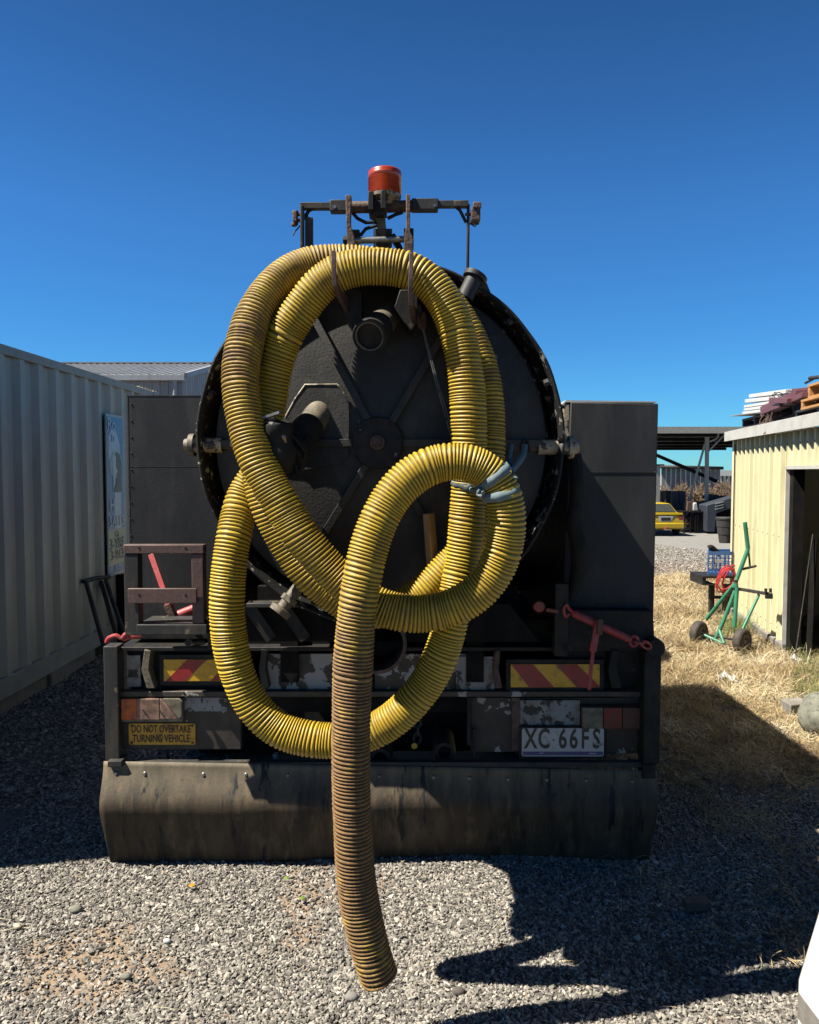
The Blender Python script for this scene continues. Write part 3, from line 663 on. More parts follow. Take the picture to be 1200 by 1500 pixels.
# right locker: its rear face leans in towards the bottom
Y = 3.60; q = [P(830, 590, Y), P(836, 588.5, Y), P(965, 591, Y), P(957, 935, Y), P(822, 935, Y)]
lk2 = MB().prism([(p.x, p.z) for p in q[1:]], Y, Y + 2.4).build('side_locker', M['plate'], truck, bevel=.006)
MB().box(P(838, 700, Y).x, P(962, 700, Y).x, Y - .003, Y + .004, P(0, 692, Y).z, P(0, 690.6, Y).z).build('seam', M['frame_grey'], lk2)
MB().prism([(p.x, p.z) for p in (P(826, 594, Y), P(829, 589, Y), P(962, 589.5, Y), P(962, 588, Y + .01), P(830, 586, Y), P(823, 592, Y))], Y + .004, Y + 2.2).build('locker_lip', M['white'], lk2)
MB().box(P(826, 700, Y).x, P(833, 700, Y).x, Y + .006, Y + .5, P(0, 660, Y).z, P(0, 592, Y).z).build('locker_flange', M['beige'], lk2)
q = [P(818, 893, 3.52), P(957, 895, 3.52), P(960, 950, 3.52), P(818, 950, 3.52)]
MB().prism([(p.x, p.z) for p in q], 3.52, 3.64).build('locker_base', M['black'], truck, bevel=.004)
MB().box(P(187, 700, 3.6).x, P(345, 700, 3.6).x, 3.62, 3.71, P(0, 938, 3.6).z, P(0, 915, 3.6).z).build('locker_base', M['black'], truck, bevel=.004)

# ---- rear frame
BY = 3.50
def bp(px, py, y=BY): return P(px, py, y)
def bbox(px0, px1, py0, py1, y0, y1):
    return MB().box(P(px0, 1000, y0).x, P(px1, 1000, y0).x, y0, y1, P(0, py1, y0).z, P(0, py0, y0).z)
bbox(174, 944, 948, 954, 3.532, 3.72).build('top_rail', M['black'], truck, bevel=.003)
bbox(174, 944, 1013, 1021, 3.532, 3.58).build('lower_rail', M['peel_less'], truck, bevel=.003)
bbox(174, 944, 954, 1013, 3.60, 3.66).build('rail_web', M['black'], truck)
bbox(152, 173, 947, 1115, 3.50, 3.58).build('corner_post', M['frame_grey'], truck, bevel=.004)
bbox(155, 176, 1115, 1124, 3.47, 3.56).build('flap_bracket', M['frame_grey'], truck, bevel=.003)
bbox(944, 969, 955, 1120, 3.47, 3.56).build('corner_post', M['black'], truck, bevel=.006)
bbox(944, 963, 1120, 1141, 3.48, 3.56).build('flap_bracket', M['black'], truck, bevel=.003)
MB().lathe(bp(961, 950, 3.46), (0, 1, 0), [(0, .0001), (0, .038), (.004, .043), (.12, .043)], 28, cap=False).build('corner_roller', M['black'], truck)
MB().cyl(bp(276, 941, 3.52), bp(276, 941, 3.42), .017, n=8).cyl(bp(278, 941, 3.46), bp(300, 941, 3.46), .009).build('rack_bolt', M['frame_grey'], truck)
# painted web panels between the rails
bbox(186, 206, 960, 1006, 3.575, 3.598).build('web_panel', M['white_peel'], truck)
bbox(392, 487, 958, 1012, 3.575, 3.598).build('web_panel', M['peel'], truck)
bbox(549, 690, 958, 1012, 3.575, 3.598).build('web_panel', M['peel'], truck)
bbox(668, 725, 962, 1012, 3.560, 3.574).build('web_panel', M['white_peel'], truck)
def gusset(px, w, mat, lean=0):
    q = [P(px, 955, 3.47), P(px + w, 958, 3.47), P(px + w * .7, 985, 3.47), P(px + w * 1.4 + lean, 1013, 3.47), P(px + lean, 1013, 3.47), P(px - w * .5, 985, 3.47)]
    MB().prism([(p.x, p.z) for p in q], 3.52, 3.60).build('gusset', mat, truck, bevel=.003)
gusset(206, 9, M['pipe'], 3); gusset(380, 8, M['frame_grey']); gusset(728, 7, M['rust']); gusset(901, 11, M['black'])
# reflectors
def reflector(px0, px1, py0, py1, stripes, y=3.548):
    a_, b_ = P(px0, py1, y), P(px1, py0, y)
    r = MB().box(a_.x, b_.x, y, y + .004, a_.z, b_.z).build('rear_marker', M['yellow_refl'], truck, bevel=.0015)
    for s in stripes:
        q = [P(px, py, y) for px, py in s]
        MB().prism([(p.x, p.z) for p in q], y - .0012, y + .001).build('red_stripe', M['red_refl'], r, smooth=0)
    MB().box(a_.x - .02, b_.x + .02, y + .005, y + .03, a_.z - .02, b_.z + .02).build('marker_backing', M['black'], r)
reflector(240, 322, 966, 998, [[(243, 997.5), (274, 966.5), (303, 966.5), (272, 997.5)], [(308, 997.5), (321.5, 984), (321.5, 997.5)]])
reflector(748, 879, 973, 1007, [[(749, 973.5), (781, 973.5), (812, 1006.5), (775, 1006.5)], [(814, 973.5), (846, 973.5), (878.5, 1005), (878.5, 1006.5), (845, 1006.5)]])
# left lamp panel
bbox(176, 352, 1021, 1098, 3.560, 3.60).build('lamp_panel', M['peel_less'], truck, bevel=.003)
bbox(270, 332, 1022, 1042, 3.555, 3.559).build('paint_patch', M['white_peel'], truck)
def rrect(px0, px1, py0, py1, y, r=.012, n=5):
    a_, b_ = P(px0, py1, y), P(px1, py0, y); q = []
    for cx_, cz_, a0 in ((b_.x - r, b_.z - r, 0), (a_.x + r, b_.z - r, 90), (a_.x + r, a_.z + r, 180), (b_.x - r, a_.z + r, 270)):
        for i in range(n + 1):
            t = math.radians(a0 + 90 * i / n); q.append((cx_ + r * math.cos(t), cz_ + r * math.sin(t)))
    return q
t1 = MB().prism(rrect(175, 268, 1022, 1057, 3.545), 3.535, 3.575).build('tail_lamp', M['dirty_lens'], truck, bevel=.004)
MB().prism(rrect(177, 199.5, 1024, 1055, 3.52, .006), 3.522, 3.540).build('indicator_lens', M['orange_lens'], t1, bevel=.003)
MB().prism(rrect(200, 233, 1024, 1055, 3.52, .003), 3.523, 3.540).build('reverse_lens', M['white_lens'], t1, bevel=.003)
MB().prism([(p.x, p.z) for p in (P(233.5, 1024, 3.52), P(236, 1024, 3.52), P(260, 1054, 3.52), P(233.5, 1054, 3.52))], 3.524, 3.54).build('clear_lens', M['white_lens'], t1, bevel=.003)
MB().prism([(p.x, p.z) for p in (P(237, 1024, 3.52), P(262, 1024, 3.52), P(266, 1028, 3.52), P(266, 1050, 3.52), P(261, 1054, 3.52))], 3.526, 3.54).build('clear_lens', M['dirty_lens'], t1, bevel=.003)
for px in (209, 233): MB().cyl(P(px, 1040, 3.524), P(px, 1040, 3.517), .004, n=8).build('lens_screw', M['rust'], t1)
sy = 3.553
sg = MB().prism(rrect(189, 286, 1060, 1091, sy, .008), sy, sy + .004).build('warning_sign', M['amber_sign'], truck)
c1, c2 = P(236, 1068.5, sy - .002), P(236, 1082.5, sy - .002)
put_text('lettering', 'DO NOT OVERTAKE', c1, .049, M['ink'], sg, .60, .0007)
put_text('lettering', 'TURNING VEHICLE', c2, .049, M['ink'], sg, .63, .0007)
for px, py in ((193, 1063), (193, 1088), (282, 1063), (282, 1088)): MB().lathe(P(px, py, sy), (0, -1, 0), [(0, .006), (.002, .006), (.003, .003), (.003, .0001)], 12, cap=False).build('sign_rivet', M['rust'], sg)
# middle and right panels
bbox(690, 756, 1022, 1102, 3.575, 3.60).build('lamp_panel', M['peel_less'], truck, bevel=.003)
bbox(750, 762, 1022, 1100, 3.555, 3.574).build('panel_edge', M['rust'], truck, bevel=.002)
bbox(756, 1000 - 56, 1022, 1104, 3.585, 3.61).build('lamp_panel', M['peel_less'], truck, bevel=.003)
bbox(759, 850, 1026, 1066, 3.566, 3.584).build('paint_patch', M['white_peel'], truck)
bbox(685, 690, 1022, 1092, 3.53, 3.57).build('panel_flange', M['black'], truck)
bbox(693, 697, 1068, 1112, 3.53, 3.55).build('drip_rod', M['black'], truck)
t2 = MB().prism(rrect(852, 944, 1035, 1070, 3.545, .008), 3.545, 3.585).build('tail_lamp', M['dark_red_lens'], truck, bevel=.004)
MB().prism(rrect(854, 884, 1037, 1068, 3.53, .004), 3.532, 3.55).build('reverse_lens', M['dirty_lens'], t2, bevel=.003)
MB().prism(rrect(885, 912, 1037, 1068, 3.53, .004), 3.533, 3.55).build('stop_lens', M['red_lens'], t2, bevel=.003)
MB().prism(rrect(913, 942, 1037, 1068, 3.53, .004), 3.532, 3.55).build('indicator_lens', M['dark_red_lens'], t2, bevel=.003)
ly = 3.54
np_ = MB().prism(rrect(764.5, 885, 1067, 1108, ly, .010), ly, ly + .003).build('number_plate', M['plate_white'], truck)
MB().prism([(p.x, p.z) for p in (P(766, 1106.5, ly), P(883.5, 1106.5, ly), P(883.5, 1101, ly), P(766, 1101, ly))], ly - .0008, ly + .001).build('plate_band', M['plate_blue'], np_)
for ch, px in (('X', 777.5), ('C', 797), ('6', 824.5), ('6', 840.5), ('F', 857), ('S', 874)):
    put_text('lettering', ch, P(px, 1083.5, ly - .001), .128, M['plate_ink'], np_, .62, .0028)
MB().lathe(P(811, 1084, ly), (0, -1, 0), [(0, .004), (.002, .004), (.002, .0001)], 12, cap=False).build('plate_rivet', M['rust'], np_)
MB().bar(P(863, 1104, ly - .002), P(874, 1104, ly - .002), .0012, .004).build('plate_band_mark', M['plate_white'], np_)
MB().bar(P(790, 1104, ly - .002), P(796, 1103, ly - .002), .0012, .003).build('plate_band_mark', M['plate_white'], np_)
MB().prism(rrect(760, 889, 1064, 1111, 3.55, .006), 3.544, 3.565).build('plate_holder', M['black'], truck)

# ---- chassis, axles, wheels
mb = MB()
for x in (-.55, .30): mb.box(x - .04, x + .04, 3.55, 8.6, .82, 1.08)
mb.box(-.9, .7, 3.60, 3.70, .80, 1.10).box(-1.2, .98, 3.62, 3.66, .66, .84)
for y in (4.6, 5.8): mb.box(-.95, .75, y, y + .1, 1.08, 1.25)
mb.build('chassis', M['dark'], truck)
bbox(345, 690, 1022, 1100, 3.80, 3.86).build('cross_member', M['dark'], truck)
MB().box(CXw - .62, CXw + .62, 3.7, 6.1, 1.02, 1.24).build('subframe', M['dark'], truck)
for px, py in ((648, 1077), (560, 1085)):
    mb = MB().lathe(P(px, py, 3.8), (0, -1, 0), [(0, .055), (.22, .055), (.24, .045), (.24, .03), (.18, .028), (.18, .0001)], 28, cap=False)
    mb.build('tow_coupling', M['black'], truck)
MB().bar(P(556, 1098, 3.66), P(558, 1122, 3.64), .07, .02).build('tow_tongue', M['pipe'], truck, bevel=.003)
MB().bar(P(403, 1104, 3.6), P(407, 1118, 3.6), .03, .02).build('frame_tab', M['white_peel'], truck)
MB().bar(P(245, 1098, 3.62), P(248, 1122, 3.60), .012, .012).build('hanger_rod', M['frame_grey'], truck)
tyre_prof = [(0, .30), (.0, .46), (.03, .50), (.06, .505), (.20, .505), (.23, .50), (.26, .46), (.26, .30)]
for y in (5.0, 7.4):
    for s in (-1, 1):
        for k, x in enumerate((.12 + s * 1.16 - .12 * 2,) if y > 7 else (-.12 + s * 1.08, -.12 + s * .79)):
            w = MB().lathe((x - s * .13, y, .50), (s, 0, 0), tyre_prof, 40, cap=False).build('wheel', M['rubber'], truck)
            MB().lathe((x - s * .13, y, .50), (s, 0, 0), [(.05, .0001), (.05, .12), (.06, .16), (.16, .25), (.20, .30), (.22, .30)], 32, cap=False).build('rim', M['steel'], w)
    MB().cyl((-1.05, y, .5), (.8, y, .5), .06).lathe((-.12, y - .16, .5), (0, 1, 0), [(0, .05), (.04, .15), (.28, .15), (.32, .05)], 24).build('axle', M['dark'], truck)
# ---- cab at the far end
cb = MB().prism([(6.75, .55), (8.75, .55), (8.8, 1.25), (8.5, 2.15), (8.3, 2.32), (6.95, 2.34), (6.75, 2.2)], -1.22, .98, 'x').build('cab', M['white'], truck, bevel=.05)
MB().box(-1.0, .76, 6.735, 6.749, 1.5, 2.05).build('rear_window', M['cable'], cb)
for x in (-1.228, .981): MB().prism([(7.1, 1.35), (8.45, 1.35), (8.3, 2.05), (7.1, 2.05)], x, x + .007, 'x').build('side_window', M['cable'], cb)
# ---- mud flap
def flapfn(u, v):
    x = -1.388 + 2.515 * u; px = 600 + x / 3.45 * F_PX
    wob = math.sin(x * 2.1 + .4) * .030 + math.sin(x * 5.3) * .012
    ztop = P(0, 1121 + 14 * u, 3.45).z; zbot = P(0, 1277 + 7 * u, 3.47).z + .045 * math.sin(math.pi * min(1, max(0, (u - .12) / .6))) + .006 * math.sin(u * 23) + .004 * math.sin(u * 51)
    prof = sst(0, .42, v)
    y = 3.50 - .080 * prof * (1 - .45 * u) + .115 * (max(0, v - .30) / .70) ** 1.25 * (1 - .35 * u) + wob * v + .012 * v * math.sin(u * 14 + 1) * math.sin(u * 5.3)
    xx = x + v * .028 * (1 - u) ** 6 - v * .035 * u ** 6
    return (xx, y, ztop + (zbot - ztop) * v)
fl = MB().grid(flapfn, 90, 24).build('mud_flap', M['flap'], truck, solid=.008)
bbox(152, 962, 1117, 1124, 3.503, 3.54).build('flap_rail', M['frame_grey'], truck)
for px in (160, 203, 291, 355, 418, 555, 636, 690, 748, 806, 866, 935):
    u = ((px - 600) * 3.47 / F_PX + 1.388) / 2.515; p = Vector(flapfn(u, .10))
    MB().lathe(p, (0, -1, .1), [(0, .010), (.004, .010), (.007, .007), (.012, .006), (.012, .0001)], 10, cap=False).build('flap_bolt', M['steel'], fl)

# ---- steel rack at the left
RY = 3.30
rk = empty('step_rack', (P(240, 870, RY).x, RY, P(0, 930, RY).z), 'rusty brown square steel rack standing on the left end of the truck bumper', 'rack')
def rb(px0, px1, py0, py1, y0, y1, name, mat, bev=.003): return MB().box(P(px0, 870, y0).x, P(px1, 870, y0).x, y0, y1, P(0, py1, y0).z, P(0, py0, y0).z).build(name, mat, rk, bevel=bev)
rb(182, 299, 798, 811, RY, RY + .05, 'top_bar', M['rack']); rb(182, 203, 811.5, 931, RY + .003, RY + .06, 'upright', M['frame_grey'])
rb(281, 298, 811.5, 914, RY + .004, RY + .06, 'upright', M['rack']); rb(187, 288, 862, 884, RY - .016, RY - .002, 'middle_bar', M['rack'])
rb(199, 302, 915, 930, RY - .006, RY + .20, 'bottom_bar', M['frame_grey'])
rb(303, 309, 893, 952, RY + .03, RY + .1, 'side_plate', M['black'])
mb = MB()
for px, py, yy in ((204, 803, RY), (272, 803, RY), (204, 872, RY - .016), (272, 872, RY - .016)): mb.lathe(P(px, py, yy), (0, -1, 0), [(0, .005), (.0012, .005), (.0012, .0001)], 12, cap=False)
mb.build('holes', M['cable'], rk)
# ---- post in front of the right locker
pr = bbox(812, 832, 855, 962, 3.44, 3.50).build('locker_post', M['black'], truck, bevel=.004)
MB().cyl(P(834, 951, 3.44), P(834, 951, 3.40), .014, n=8).build('bolt', M['black'], pr)
MB().lathe(P(790, 889, 3.42), (0, 1, 0), [(0, .0001), (0, .022), (.006, .027), (.03, .027)], 24, cap=False).bar(P(800, 893, 3.44), P(818, 896, 3.44), .014, .014).build('side_marker', M['red_lens'], truck)

# ================================================================== LOAD BINDERS
def chain(mb, pts, R0=.016, r=.0045):
    for i in range(len(pts) - 1):
        a_, b_ = Vector(pts[i]), Vector(pts[i + 1]); d = (b_ - a_); c_ = (a_ + b_) / 2; L_ = d.length / 2 + r; d.normalize()
        side = d.cross(Vector((0, 1, 0))).normalized() if i % 2 else Vector((0, 1, 0))
        ring = [c_ + d * L_ * math.cos(t) + side * R0 * .75 * math.sin(t) for t in [2 * math.pi * k / 14 for k in range(15)]]
        mb.tube(ring, r, 6, cap=False)
    return mb
def sm(pts, n=6):
    pts = [Vector(p) for p in pts]; out = []
    for i in range(len(pts) - 1):
        p0, p1, p2, p3 = pts[max(i - 1, 0)], pts[i], pts[i + 1], pts[min(i + 2, len(pts) - 1)]
        for k in range(n):
            t = k / n; out.append(.5 * ((2 * p1) + (p2 - p0) * t + (2 * p0 - 5 * p1 + 4 * p2 - p3) * t * t + (3 * p1 - p0 - 3 * p2 + p3) * t ** 3))
    return out + [pts[-1]]
LB = 3.43
lb = empty('load_binder', P(880, 915, LB), 'faded red ratchet load binder slung from the post to the right corner of the truck', 'load binder', 'red load binders on the truck')
a_, b_ = P(838, 897, LB), P(925, 938, LB); d = (b_ - a_).normalized(); L_ = (b_ - a_).length
MB().lathe(a_, d, [(0, .010), (.012, .018), (L_ * .46, .0185), (L_ * .47, .014), (L_ * .5, .0145), (L_ * .55, .017), (L_ * .93, .016), (L_, .009)], 20).build('barrel', M['pink'], lb)
MB().tube(sm([P(842, 899, LB), P(834, 892, LB), P(830, 886, LB), P(826, 893, LB), P(829, 903, LB), P(834, 899, LB)], 4), .007, 8).build('hook', M['pink'], lb)
MB().tube(sm([P(921, 936, LB), P(930, 932, LB), P(935, 940, LB), P(928, 947, LB), P(922, 941, LB)], 4), .007, 8).build('hook', M['pink'], lb)
chain(MB(), [P(930, 940, LB), P(941, 942, LB), P(952, 948, LB + .02)], .018, .006).build('chain_links', M['pink'], lb)
hdl = MB().bar(P(877, 908, LB - .02), P(868, 955, LB - .035), .030, .014, (0, 1, 0)).bar(P(869, 950, LB - .036), P(863, 1011, LB - .05), .016, .010, (0, 1, 0)).build('handle', M['pink'], lb, bevel=.003)
MB().box(P(874, 1000, LB - .04).x, P(882, 1000, LB - .04).x, LB - .045, LB - .02, P(0, 930, LB - .04).z, P(0, 907, LB - .04).z).build('ratchet', M['rust'], hdl, bevel=.003)
LB2 = 3.52
lb2 = empty('load_binder', P(240, 905, LB2), 'pale red load binder behind the brown rack, handle leaning on the left locker', 'load binder', 'red load binders on the truck')
a_, b_ = P(228, 914, LB2), P(292, 889, LB2); d = (b_ - a_).normalized(); L_ = (b_ - a_).length
MB().lathe(a_, d, [(0, .012), (.01, .016), (L_ * .5, .017), (L_ * .52, .021), (L_, .021)], 20).build('barrel', M['pink'], lb2)
MB().bar(P(221, 812, 3.64), P(247, 884, 3.56), .026, .010, (0, 1, 0)).bar(P(246, 880, 3.56), P(254, 905, 3.54), .034, .016, (0, 1, 0)).build('handle', M['pink'], lb2, bevel=.002)
MB().bar(P(245, 885, 3.50), P(256, 908, 3.50), .03, .03, (0, 1, 0)).build('ratchet', M['rust'], lb2, bevel=.003)
MB().tube(sm([P(156, 941, 3.44), P(159, 935, 3.44), P(170, 931, 3.44), P(178, 935, 3.44), P(184, 929, 3.44), P(189, 933, 3.46)], 4), .0095, 8).tube(sm([P(180, 937, 3.45), P(192, 933, 3.46), P(205, 932, 3.48)], 4), .010, 8).build('hook', M['pink'], lb2)
# tow chain hanging below the bumper
tc = chain(MB(), [P(612, 1040, 3.66), P(611, 1052, 3.65), P(612, 1064, 3.65), P(612, 1076, 3.64), P(611, 1088, 3.64)], .022, .006).build('tow_chain', M['frame_grey'], None, label='short dark steel chain hanging under the bumper right of the yellow hose', cat='chain')
MB().lathe(P(607, 1092, 3.62), (0, -1, 0), [(0, .014), (.012, .014), (.014, .008), (.014, .0001)], 14, cap=False).build('shackle_pin', M['yellow_refl'], tc)
# black lay-flat hose beside the right locker
zz = [(842, 665, .028), (845, 700, .031), (844, 735, .030), (840, 762, .033), (846, 790, .036), (849, 820, .037), (846, 845, .035), (838, 868, .026), (834, 880, .012)]
pp = sm([P(x, y, 3.50) for x, y, r in zz], 5); rr = []
for i in range(len(pp)):
    t = i / 5; k = min(int(t), len(zz) - 2); rr.append(zz[k][2] + (zz[k + 1][2] - zz[k][2]) * (t - k) + .0012 * math.sin(i * 2.3))
MB().tube(pp, rr, 20).build('rubber_bag_hose', M['rubber'], None, label='limp black rubber hose hanging between the tank and the right locker', cat='hose')

# ================================================================== THE YELLOW SUCTION HOSE
HP = [(556, 1434, 2.32, 1.0), (541, 1385, 2.32, .75), (523, 1300, 2.32, 1.05), (516, 1200, 2.32, 1.25), (514, 1100, 2.32, 1.2), (516, 1000, 2.32, .95), (521, 920, 2.32, .6),
      (530, 850, 2.325, .30), (546, 785, 2.34, .22), (571, 732, 2.355, .15), (605, 696, 2.37, .10), (645, 678, 2.38, .08), (690, 679, 2.38, .10), (724, 701, 2.385, .15),
      (741, 740, 2.39, .12), (741, 790, 2.40, .12), (724, 840, 2.41, .15), (688, 877, 2.42, .22), (640, 896, 2.43, .25), (590, 898, 2.43, .22), (545, 884, 2.435, .22),
      (513, 861, 2.43, .2), (484, 836, 2.43, .22), (443, 789, 2.42, .22), (418, 748, 2.42, .22), (393, 707, 2.42, .25), (371, 660, 2.43, .2), (358, 610, 2.45, .3), (352, 560, 2.47, .5),
      (356, 515, 2.50, .55), (369, 470, 2.54, .5), (391, 432, 2.58, .42), (420, 403, 2.62, .40), (456, 387, 2.65, .42), (500, 384, 2.67, .3), (550, 388, 2.69, .2), (600, 399, 2.70, .2),
      (645, 430, 2.70, .2), (686, 490, 2.69, .28), (709, 560, 2.67, .32), (715, 630, 2.66, .3), (713, 700, 2.65, .3), (704, 760, 2.645, .3), (685, 800, 2.64, .1), (650, 838, 2.63, .08), (612, 874, 2.61, .12),
      (570, 893, 2.59, .3), (525, 893, 2.57, .3), (481, 866, 2.565, .25), (450, 838, 2.56, .2), (425, 803, 2.56, .2), (403, 765, 2.56, .2), (386, 722, 2.56, .2), (378, 680, 2.57, .2), (381, 640, 2.58, .2),
      (394, 598, 2.58, .15), (402, 545, 2.57, .15), (418, 490, 2.56, .12), (441, 454, 2.55, .12), (466, 421, 2.54, .22), (502, 397, 2.53, .25), (550, 390, 2.53, .25), (603, 397, 2.53, .2),
      (637, 422, 2.53, .12), (661, 460, 2.53, .08), (676, 509, 2.53, .1), (684, 560, 2.53, .1), (687, 620, 2.53, .1), (688, 680, 2.535, .12), (687, 720, 2.54, .15), (684, 765, 2.54, .15), (679, 813, 2.54, .08), (671, 858, 2.53, .08),
      (662, 905, 2.52, .05), (648, 955, 2.52, .06), (629, 995, 2.52, .1), (604, 1028, 2.52, .05), (577, 1053, 2.525, .12), (548, 1071, 2.53, .3), (515, 1082, 2.535, .15), (480, 1085, 2.54, .08),
      (440, 1080, 2.545, .04), (404, 1066, 2.55, .04), (369, 1032, 2.55, .04), (344, 975, 2.55, .04), (333, 905, 2.555, .04), (335, 840, 2.565, .04), (344, 780, 2.59, .06), (356, 730, 2.64, .08), (376, 697, 2.655, .2),
      (398, 678, 2.62, .3), (416, 669, 2.57, .3)]
def build_hose():
    pts = [np.array(P(x, y, Y)) for x, y, Y, d in HP]; dirtv = [h[3] for h in HP]
    fine, fd = [], []
    for i in range(len(pts) - 1):
        p0, p1, p2, p3 = pts[max(i - 1, 0)], pts[i], pts[i + 1], pts[min(i + 2, len(pts) - 1)]
        for k in range(24):
            t = k / 24; fine.append(.5 * ((2 * p1) + (p2 - p0) * t + (2 * p0 - 5 * p1 + 4 * p2 - p3) * t * t + (3 * p1 - p0 - 3 * p2 + p3) * t ** 3)); fd.append(dirtv[i] * (1 - t) + dirtv[i + 1] * t)
    fine.append(pts[-1]); fd.append(dirtv[-1]); fine = np.array(fine); fd = np.array(fd)
    for _ in range(60):                       # relax the small kinks of the measured points
        fine[1:-1] = .25 * fine[:-2] + .5 * fine[1:-1] + .25 * fine[2:]
    s = np.concatenate([[0], np.cumsum(np.linalg.norm(np.diff(fine, axis=0), axis=1))]); Ltot = s[-1]
    pitch = .0118; spr = 8; n = int(Ltot / pitch * spr); S = np.linspace(0, Ltot, n)
    Pn = np.stack([np.interp(S, s, fine[:, k]) for k in range(3)], 1); Dn = np.interp(S, s, fd)
    T = np.gradient(Pn, axis=0); T /= np.linalg.norm(T, axis=1)[:, None]
    U = np.zeros_like(T); u = np.cross(T[0], [0, 0, 1.0]); u = u if np.linalg.norm(u) > .05 else np.cross(T[0], [1, 0, 0]); u /= np.linalg.norm(u)
    for i in range(n):
        u = u - T[i] * u.dot(T[i]); u /= np.linalg.norm(u); U[i] = u
    W = np.cross(T, U); m = 30; th = np.arange(m) * 2 * np.pi / m
    rs_ = np.random.RandomState(3); nk = int(Ltot / .03); kn = rs_.normal(0, 1, nk); kn2 = rs_.normal(0, 1, (nk, 6))
    wob = np.cumsum(np.interp(S, np.linspace(0, Ltot, nk), kn)) / n * 40; wob = np.interp(S, np.linspace(0, Ltot, nk), kn) * .28 + np.interp(S, np.linspace(0, Ltot, nk // 6), rs_.normal(0, 1, nk // 6)) * .6
    ph = (S[:, None] / pitch + wob[:, None] + th[None, :] / (2 * np.pi)) % 1.0
    rib = np.abs(np.cos(np.pi * ph)) ** .75    # 1 on the crest, 0 in the groove
    oval = np.stack([np.interp(S, np.linspace(0, Ltot, nk // 4), kn2[:nk // 4, j]) for j in range(4)], 1)
    wear = rs_.normal(0, .0003, (n, 1)) + .0011 * (oval[:, :1] * np.cos(2 * th)[None] + oval[:, 1:2] * np.sin(2 * th)[None]) + .0006 * oval[:, 2:3] + .0006 * oval[:, 3:4] * np.cos(3 * th)[None]
    mudn = np.interp(S, np.linspace(0, Ltot, nk), kn2[:, 4])[:, None] * np.cos(th[None] * 1.0 + np.interp(S, np.linspace(0, Ltot, nk), kn2[:, 5])[:, None] * 2)
    mud = np.clip(mudn * .6 - .35, 0, 1) * np.clip(Dn[:, None], 0, 1)
    rad = .0512 + .0078 * rib * (1 - .45 * mud) + .0030 * mud + wear
    Vt = Pn[:, None, :] + rad[..., None] * (np.cos(th)[None, :, None] * U[:, None, :] + np.sin(th)[None, :, None] * W[:, None, :])
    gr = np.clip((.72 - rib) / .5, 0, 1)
    V = Vt.reshape(-1, 3)
    i0 = (np.arange(n - 1)[:, None] * m + np.arange(m)[None, :]).ravel(); i1 = (np.arange(n - 1)[:, None] * m + (np.arange(m)[None, :] + 1) % m).ravel()
    F = np.stack([i0, i1, i1 + m, i0 + m], 1)
    # inner wall at the open end, a hand's width deep
    k = 22; inner = (Pn[:k, None, :] + .0475 * (np.cos(th)[None, :, None] * U[:k, None, :] + np.sin(th)[None, :, None] * W[:k, None, :])).reshape(-1, 3); b = len(V)
    j0 = (np.arange(k - 1)[:, None] * m + np.arange(m)[None, :]).ravel() + b; j1 = (np.arange(k - 1)[:, None] * m + (np.arange(m)[None, :] + 1) % m).ravel() + b
    F = np.concatenate([F, np.stack([j0, j0 + m, j1 + m, j1], 1), np.stack([np.arange(m), b + np.arange(m), b + (np.arange(m) + 1) % m, (np.arange(m) + 1) % m], 1)])
    V = np.concatenate([V, inner, Pn[k - 1][None]]); c_ = len(V) - 1
    e_ = b + (k - 1) * m
    cap = [(e_ + i, c_, e_ + (i + 1) % m) for i in range(m)]
    lo = Vector(P(556, 1436, 2.32)); V = V - np.array(lo)
    me = D.meshes.new('suction_hose'); me.from_pydata(V.tolist(), [], F.tolist() + cap)
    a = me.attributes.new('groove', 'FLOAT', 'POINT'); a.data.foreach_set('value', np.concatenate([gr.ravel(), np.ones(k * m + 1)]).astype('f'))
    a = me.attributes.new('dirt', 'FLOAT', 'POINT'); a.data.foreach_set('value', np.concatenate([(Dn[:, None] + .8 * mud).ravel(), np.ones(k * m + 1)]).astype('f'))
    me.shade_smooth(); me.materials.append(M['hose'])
    o = D.objects.new('suction_hose', me); COL.objects.link(o); o.location = lo
    return setp(o, 'ribbed yellow suction hose looped over the tank door, muddy end hanging down', 'hose'), fine, s
hose, HF, HS = build_hose()

